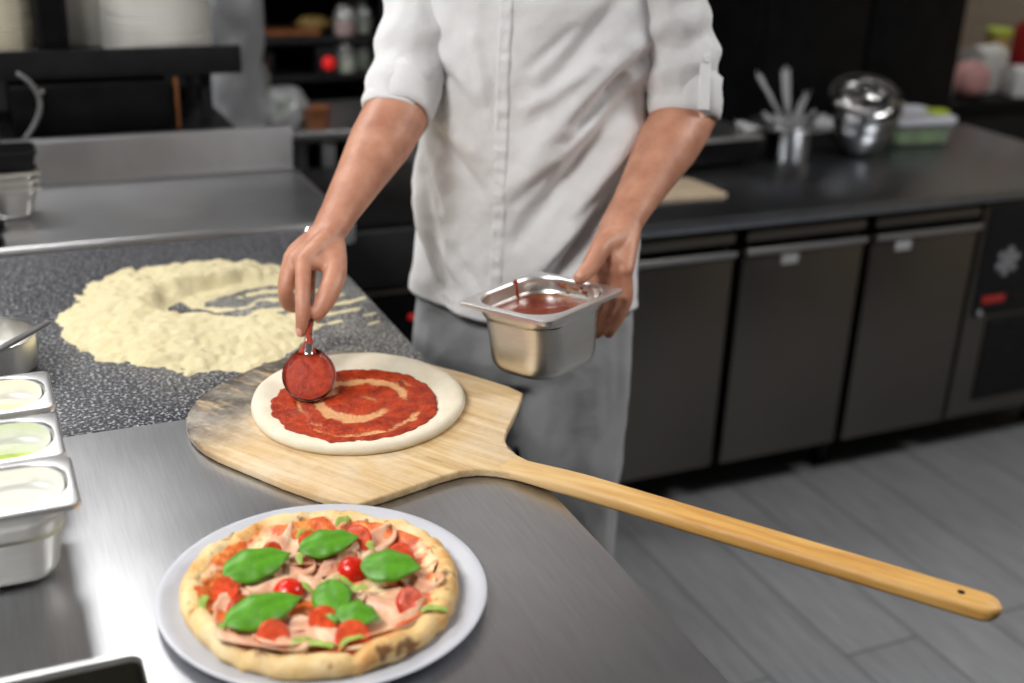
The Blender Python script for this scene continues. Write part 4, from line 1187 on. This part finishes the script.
tag(cpip, 'thin upright copper pipe beside the black box appliance', 'pipe')
def plate_proto(r, dz, mat, name, deep=0):
    pr = [(r*.5, 0), (r*.56, 0), (r*.62, .003+deep*.3), (r*.97, .0095+deep), (r*.995, .0108+deep), (r, .012+deep), (r, .0158+deep), (r*.99, .0166+deep), (r*.965, .0165+deep), (r*.6, .007+deep*.3), (.004, .006+deep*.2)]
    return MB().lathe(pr, 48).mesh(name)
def stack(me, mat, name, x, y, z, n, dz, lab, cat, group, first_extra=None):
    src = None
    for k in range(n):
        if src is None:
            o = src = link(name, me, mat, None, (x, y, z), None, 30)
        else:
            o = src.copy(); COL.objects.link(o); o.location = (x+random.uniform(-.002, .002), y+random.uniform(-.002, .002), z+k*dz)
        tag(o, lab if not first_extra or k else first_extra, cat, group)
        if k == 0 and first_extra: pass
PLT = plate_proto(.124, .0095, 'plate_china', 'dinner_plate')
stack(PLT, 'plate_china', 'dinner_plate', .426, 2.945, 1.1125, 31, .0078, 'white dinner plate in the broad stack on the black shelf', 'plate', 'white plates in the broad stack', 'white dinner plate at the very bottom of the broad stack')
BWL = plate_proto(.098, .008, 'cream_china', 'soup_plate', .018)
stack(BWL, 'cream_china', 'soup_plate', .066, 2.925, 1.1125, 24, .0080, 'cream soup plate in the tall narrow stack at the end of the black shelf', 'plate', 'cream soup plates in the narrow stack', 'cream soup plate at the very bottom of the narrow stack')
BW2 = plate_proto(.075, .008, 'cream_china', 'bowl', .030)
stack(BW2, 'plate_china', 'bowl', .268, 3.02, 1.1125, 16, .0125, 'small bowl stacked behind the broad plate stack', 'bowl', 'small bowls stacked behind the plates')
bb = thing('black_dispenser', 'black upright box between the two plate stacks on the shelf', 'dispenser', (.192, 2.86, 1.112))
MB().bx(-.035, .030, -.04, .10, 0, .31, .005).build('body', 'black_plastic', bb)
MB().bx(-.028, .023, -.044, -.038, .03, .23, .003).build('front_panel', 'black_enamel', bb)
# leaning steel post with cable at far left
pl = thing('steel_post', 'thin dark steel post rising from the rear counter beside the nested pans', 'post', (.045, 2.60, .901))
MB().tube([(0, 0, .004), (-.003, .0, .20), (-.008, 0, .40)], .008, 14, None, True, None, 3).build('rod', 'fridge_steel', pl)
MB().lathe([(.022, 0), (.022, .004), (.010, .010), (.001, .010)], 18).build('foot', 'fridge_steel', pl)
MB().box(.022, .016, .012, (-.0035, 0, .21), .003).build('clamp', 'handle_steel', pl, label='bright clamp')
cab = MB().tube([(.106, 2.735, 1.127), (.123, 2.735, 1.112), (.136, 2.735, 1.092), (.142, 2.735, 1.068), (.137, 2.735, 1.042), (.123, 2.735, 1.015), (.106, 2.735, .992), (.104, 2.75, .9885)], .005, 10, None, True, None, 6).build('power_cable', 'grey_cable')
tag(cab, 'curved grey cable hanging in front of the black box appliance', 'cable')
# nested small pans and black lid
def nested(z, label):
    t = thing('insert_pan', label, 'food pan', (.055, 2.455, z), R(3), 'small steel pans nested on the rear counter')
    a, b = MB(), MB(); gn(a, b, .108, .10, .066, .008, .022, .008, .006, .012)
    a.build('rim', 'pan_rim_steel', t); b.build('body', 'pan_steel', t)
nested(.9675, 'lowest of three small steel pans nested on the rear counter')
nested(.9825, 'middle one of three small steel pans nested on the rear counter')
nested(.9975, 'topmost of three small steel pans nested on the rear counter')
bl = thing('black_tub', 'black plastic tub sitting on the three nested steel pans', 'tub', (.058, 2.462, .9985))
mb = MB(); mb.loft([rrect(.088, .080, .014, .001), rrect(.098, .09, .016, .030), rrect(.104, .096, .016, .030), rrect(.104, .096, .016, .036), rrect(.098, .09, .015, .036), rrect(.09, .082, .013, .004)], True, True); mb.build('body', 'black_plastic', bl)
for x, y, lab in ((.018, 2.372, 'small black round dish on the rear counter nearest the nested pans'), (.012, 2.272, 'small black round dish on the rear counter close to its front lip')):
    o = MB().lathe([(.030, 0), (.033, .003), (.033, .014), (.030, .018), (.012, .019), (.010, .026), (.002, .027)], 28).build('round_cover', 'black_plastic', None, (x-.014, y, .9015)); tag(o, lab, 'cover', 'small black covers on the rear counter')  # knobbed black lids, put in for two unidentified dark blobs

# table and rack at the back, left of the chef
bt = thing('back_table', 'steel table with open legs beyond the rear counter', 'table', (0, 0, 0))
MB().bx(.10, 1.20, 3.20, 3.62, .832, .862, .004).build('table_top', 'rear_steel', bt)
for x in (.16, .915, 1.16):
    for y in (3.25, 3.56): MB().bx(x-.018, x+.018, y-.018, y+.018, 0, .832, .003).build('leg', 'rear_steel', bt)
MB().bx(.16, 1.16, 3.25, 3.56, .60, .62, .003).build('lower_shelf', 'rear_steel', bt)
bag = MB(); rings = []
for i in range(26):
    t = i/25; z = .46*t
    w_ = .078*(1-.30*max(0, (t-.78)/.22)**2); d_ = .055
    rings.append([(w_*math.copysign(abs(math.cos(2*PI*j/40))**.8, math.cos(2*PI*j/40)) + .016*nz((math.cos(2*PI*j/40), math.sin(2*PI*j/40), z*9), 1.2, 3),
                   d_*math.sin(2*PI*j/40) + .014*nz((math.cos(2*PI*j/40), math.sin(2*PI*j/40), z*9), 1.5, 7), z) for j in range(40)])
bag.loft(rings, True, True); bo = bag.build('plastic_bag', 'bag_film', None, (.675, 3.30, .863)); tag(bo, 'tall crumpled translucent plastic bag beside the plate shelf', 'bag')
mb = MB(); rings = []
for i in range(12):
    t = i/11; k = math.sin(PI*(.12+.80*t))**.5
    rings.append([(.070*k*math.cos(2*PI*j/32)*(1+.25*nz((math.cos(2*PI*j/32), math.sin(2*PI*j/32), t*3), 1.5, 2)), .05*k*math.sin(2*PI*j/32)*(1+.25*nz((math.cos(2*PI*j/32), math.sin(2*PI*j/32), t*3), 1.5, 5)), .11*t) for j in range(32)])
hb = thing('herb_bag', 'clear bag with green herbs on the steel table beside the tall plastic bag', 'bag', (.80, 3.29, .862))
mb.loft(rings, True, True); mb.build('bag', 'clear_film', hb)
mb = MB()
for k in range(7): mb.tube([(-.02+.004*k, -.01, .02), (-.025+.006*k, -.02+.004*k, .06), (-.035+.010*k, -.02, .088)], [(.001, .003), (.001, .006), (.0006, .002)], 8, None, True, None, 3)
mb.build('herbs', 'herb_green', hb, label='green herb stems')
pt = MB().lathe([(.026, 0), (.030, .004), (.038, .055), (.040, .057), (.036, .055), (.028, .008), (.004, .007)], 28).build('clay_pot', 'terracotta', None, (.885, 3.255, .862)); tag(pt, 'small terracotta pot on the steel table at the rear', 'pot')
jr1 = thing('glass_jar', 'squat glass jar behind the bag of herbs on the steel table', 'jar', (.755, 3.45, .862))
MB().lathe([(.045, 0), (.05, .004), (.05, .12), (.04, .135), (.04, .15), (.037, .15), (.037, .135), (.046, .118), (.046, .006), (.004, .005)], 32).build('body', 'jar_glass', jr1)
MB().lathe([(.041, .151), (.043, .153), (.043, .165), (.038, .168), (.002, .168)], 32).build('lid', 'bowl_steel', jr1)
# rack
rk = thing('storage_rack', 'dark open storage rack with shelves against the charcoal wall', 'rack', (0, 0, 0))
RX0, RX1, RY0, RY1 = .55, 1.235, 3.70, 4.10
for x in (RX0, RX1):
    for y in (RY0, RY1): MB().bx(x-.012, x+.012, y-.012, y+.012, 0, 1.7, .002).build('post', 'dark_metal', rk)
for z in (.70, .905, 1.02, 1.20, 1.42): MB().bx(RX0, RX1, RY0, RY1, z, z+.018, .002).build('shelf', 'dark_metal', rk)
MB().bx(RX0, RX1, RY1+.012, RY1+.02, .2, 1.7, .001).build('back_panel', 'black_enamel', rk)
MB().bx(RX0, RX1, RY0, RY1, .12, .138, .002).build('shelf', 'dark_metal', rk)
def on_rack(mb, name, mat, label, cat, loc): return tag(mb.build(name, mat, None, loc), label, cat)
def jar_proto(s, fill):
    t = thing('storage_jar', '', 'jar', (0, 0, 0), 0, 'jars along the edge of the dark rack')
    MB().lathe([(.034*s, 0), (.038*s, .003), (.038*s, .07*s), (.030*s, .082*s), (.030*s, .090*s), (.0275*s, .090*s), (.0275*s, .081*s), (.0355*s, .069*s), (.0355*s, .004), (.003, .0035)], 28).build('body', 'jar_glass', t)
    MB().lathe([(.003, .004), (.0352*s, .0045), (.0352*s, .045*s), (.003, .047*s)], 24).build('contents', fill, t)
    MB().lathe([(.0315*s, .0905*s), (.0325*s, .092*s), (.0325*s, .104*s), (.028*s, .106*s), (.002, .106*s)], 28).build('lid', 'bowl_steel', t)
    return t
jl = [('terracotta', 1.125, 3.745, 1.2185, 'storage jar of brown powder standing highest at the rack corner, by the brass post'), ('amber_food', 1.185, 3.80, 1.2185, 'storage jar of amber grains standing highest, tucked behind the brown-filled jar'),
      ('red_card', 1.120, 3.745, 1.0385, 'storage jar with a red filling under the shelf of the highest jars'), ('pale_cream', 1.190, 3.79, 1.0385, 'storage jar with a pale filling next to the red-filled jar'),
      ('pale_cream', 1.115, 3.745, .9235, 'lowest storage jar with a pale filling, closer to the rack centre'), ('green_salad', 1.190, 3.79, .9235, 'lowest storage jar with a green filling, by the brass post')]
for f, x, y, z, lab in jl:
    j = jar_proto(.95, f); j.location = (x, y, z); j['label'] = lab
emer = thing('stop_button_box', 'grey box with a round red button on the dark rack', 'switch', (1.045, 3.72, .923))
MB().box(.06, .05, .085, (0, 0, .0425), .004).build('housing', 'dark_metal', emer)
MB().lathe([(.012, 0), (.012, .010), (.020, .012), (.021, .020), (.014, .025), (.001, .026)], 24, Matrix.Translation((0, -.025, .042)) @ Euler((R(90), 0, 0)).to_matrix().to_4x4()).build('button', 'red_lamp', emer, label='round red push button')
on_rack(MB().prism([(-.085, -.05), (.085, -.05), (.085, .05), (-.085, .05)], 0, .016, .004), 'wooden_tray', 'terracotta', 'flat brown wooden tray on the dark rack above the red button', 'tray', (.955, 3.80, 1.0385))
bd = MB().sphere((0, 0, .026), .05, (1.2, .8, .52), 24); on_rack(bd, 'bread_loaf', 'amber_food', 'small rounded loaf on the dark rack beside the jars', 'bread', (1.045, 3.84, 1.0385))
on_rack(MB().box(.14, .10, .07, (0, 0, .035), .006), 'crate', 'charcoal_wall', 'dark crate on the rack shelf behind the glass jar', 'crate', (.82, 3.80, .9235))
# black display unit with brass posts behind the chef
du = thing('oven_unit', 'large black oven unit edged with brass posts behind the chef', 'oven', (0, 0, 0))
MB().bx(1.29, 2.24, 3.62, 4.40, .08, 2.2, .005).build('body', 'black_enamel', du)
for x in (1.275, 2.265): MB().bx(x-.014, x+.014, 3.602, 3.63, .08, 2.2, .003).build('brass_post', 'brass', du)
MB().bx(1.38, 2.16, 3.605, 3.62, 1.0, 1.5, .004).build('door', 'dark_metal', du)
MB().tube([(1.45, 3.60, 1.53), (1.45, 3.57, 1.53), (2.09, 3.57, 1.53), (2.09, 3.60, 1.53)], .009, 12).build('handle', 'dark_metal', du)
for x in (1.34, 2.19):
    for y in (3.68, 4.34): MB().lathe([(.025, 0), (.025, .085)], 12, Matrix.Translation((x, y, 0))).build('leg', 'dark_metal', du)

# ------------------------------------------------------------------ lamps
def lamp(x, y, w, h, power, label, z=2.70, spread=180, col=(1, .985, .97)):
    t = thing('ceiling_or_fill_lamp', label, 'lamp', (x, y, z))
    mb = MB(); mb.bx(-w/2-.03, w/2+.03, -h/2-.03, h/2+.03, .012, .05, .004)
    mb.bx(-w/2-.03, -w/2, -h/2-.03, h/2+.03, -.012, .012, .002).bx(w/2, w/2+.03, -h/2-.03, h/2+.03, -.012, .012, .002)
    mb.bx(-w/2, w/2, -h/2-.03, -h/2, -.012, .012, .002).bx(-w/2, w/2, h/2, h/2+.03, -.012, .012, .002)
    mb.build('housing', 'white_card', t)
    ld = bpy.data.lights.new('lamp_panel', 'AREA'); ld.shape = 'RECTANGLE'; ld.size = w; ld.size_y = h; ld.energy = power; ld.color = col; ld.spread = R(spread)
    lo = bpy.data.objects.new('lamp_panel', ld); COL.objects.link(lo); lo.parent = t; lo.location = (0, 0, .0)
    return t
lamp(-1.0, .68, 1.0, .7, 54, 'ceiling lamp panel over the left part of the steel worktop')
lamp(-1.45, 1.95, .6, 1.2, 19, 'added fill lamp panel beside the left wall')  # unseen fill, added to brighten the plates, flour and jacket's left side
lamp(-.42, 3.20, 1.4, .55, 40, 'ceiling lamp panel over the back of the room behind the plate shelf')
lamp(2.6, .75, .9, .6, 42, 'added fill lamp panel over the open floor')  # unseen fill, added to lift the dark floor and fridge top
lamp(3.75, 4.1, .6, .3, 9, 'added fill lamp panel over the tiled corner')  # unseen fill, added because the tiles came out too dark
world = bpy.data.worlds.new('World'); scene.world = world; world.use_nodes = True
world.node_tree.nodes['Background'].inputs[0].default_value = (.5, .5, .55, 1); world.node_tree.nodes['Background'].inputs[1].default_value = .05

# ------------------------------------------------------------------ camera
f_px, pitch, yaw, roll = 1196.0, R(22.31), R(24.98), R(2.257)
F = V((math.sin(yaw)*math.cos(pitch), math.cos(yaw)*math.cos(pitch), -math.sin(pitch)))
Rt = V((math.cos(yaw), -math.sin(yaw), 0)); U = Rt.cross(F)
Rt, U = Rt*math.cos(roll)+U*math.sin(roll), U*math.cos(roll)-Rt*math.sin(roll)
cd = bpy.data.cameras.new('camera'); cam = bpy.data.objects.new('camera', cd); COL.objects.link(cam)
cam.matrix_world = Matrix.Translation((0, 0, 1.60)) @ Matrix((Rt, U, -F)).transposed().to_4x4()
cd.sensor_width = 36; cd.lens = 36*f_px/1024; cd.clip_start = .05; cd.clip_end = 30
cd.dof.use_dof = True; cd.dof.focus_distance = 1.45; cd.dof.aperture_fstop = 2.3
scene.camera = cam
scene.view_settings.view_transform = 'Standard'
scene.view_settings.look = 'None'
scene.view_settings.gamma = 1
scene.view_settings.exposure = 0.2
scene.view_settings.use_curve_mapping = False
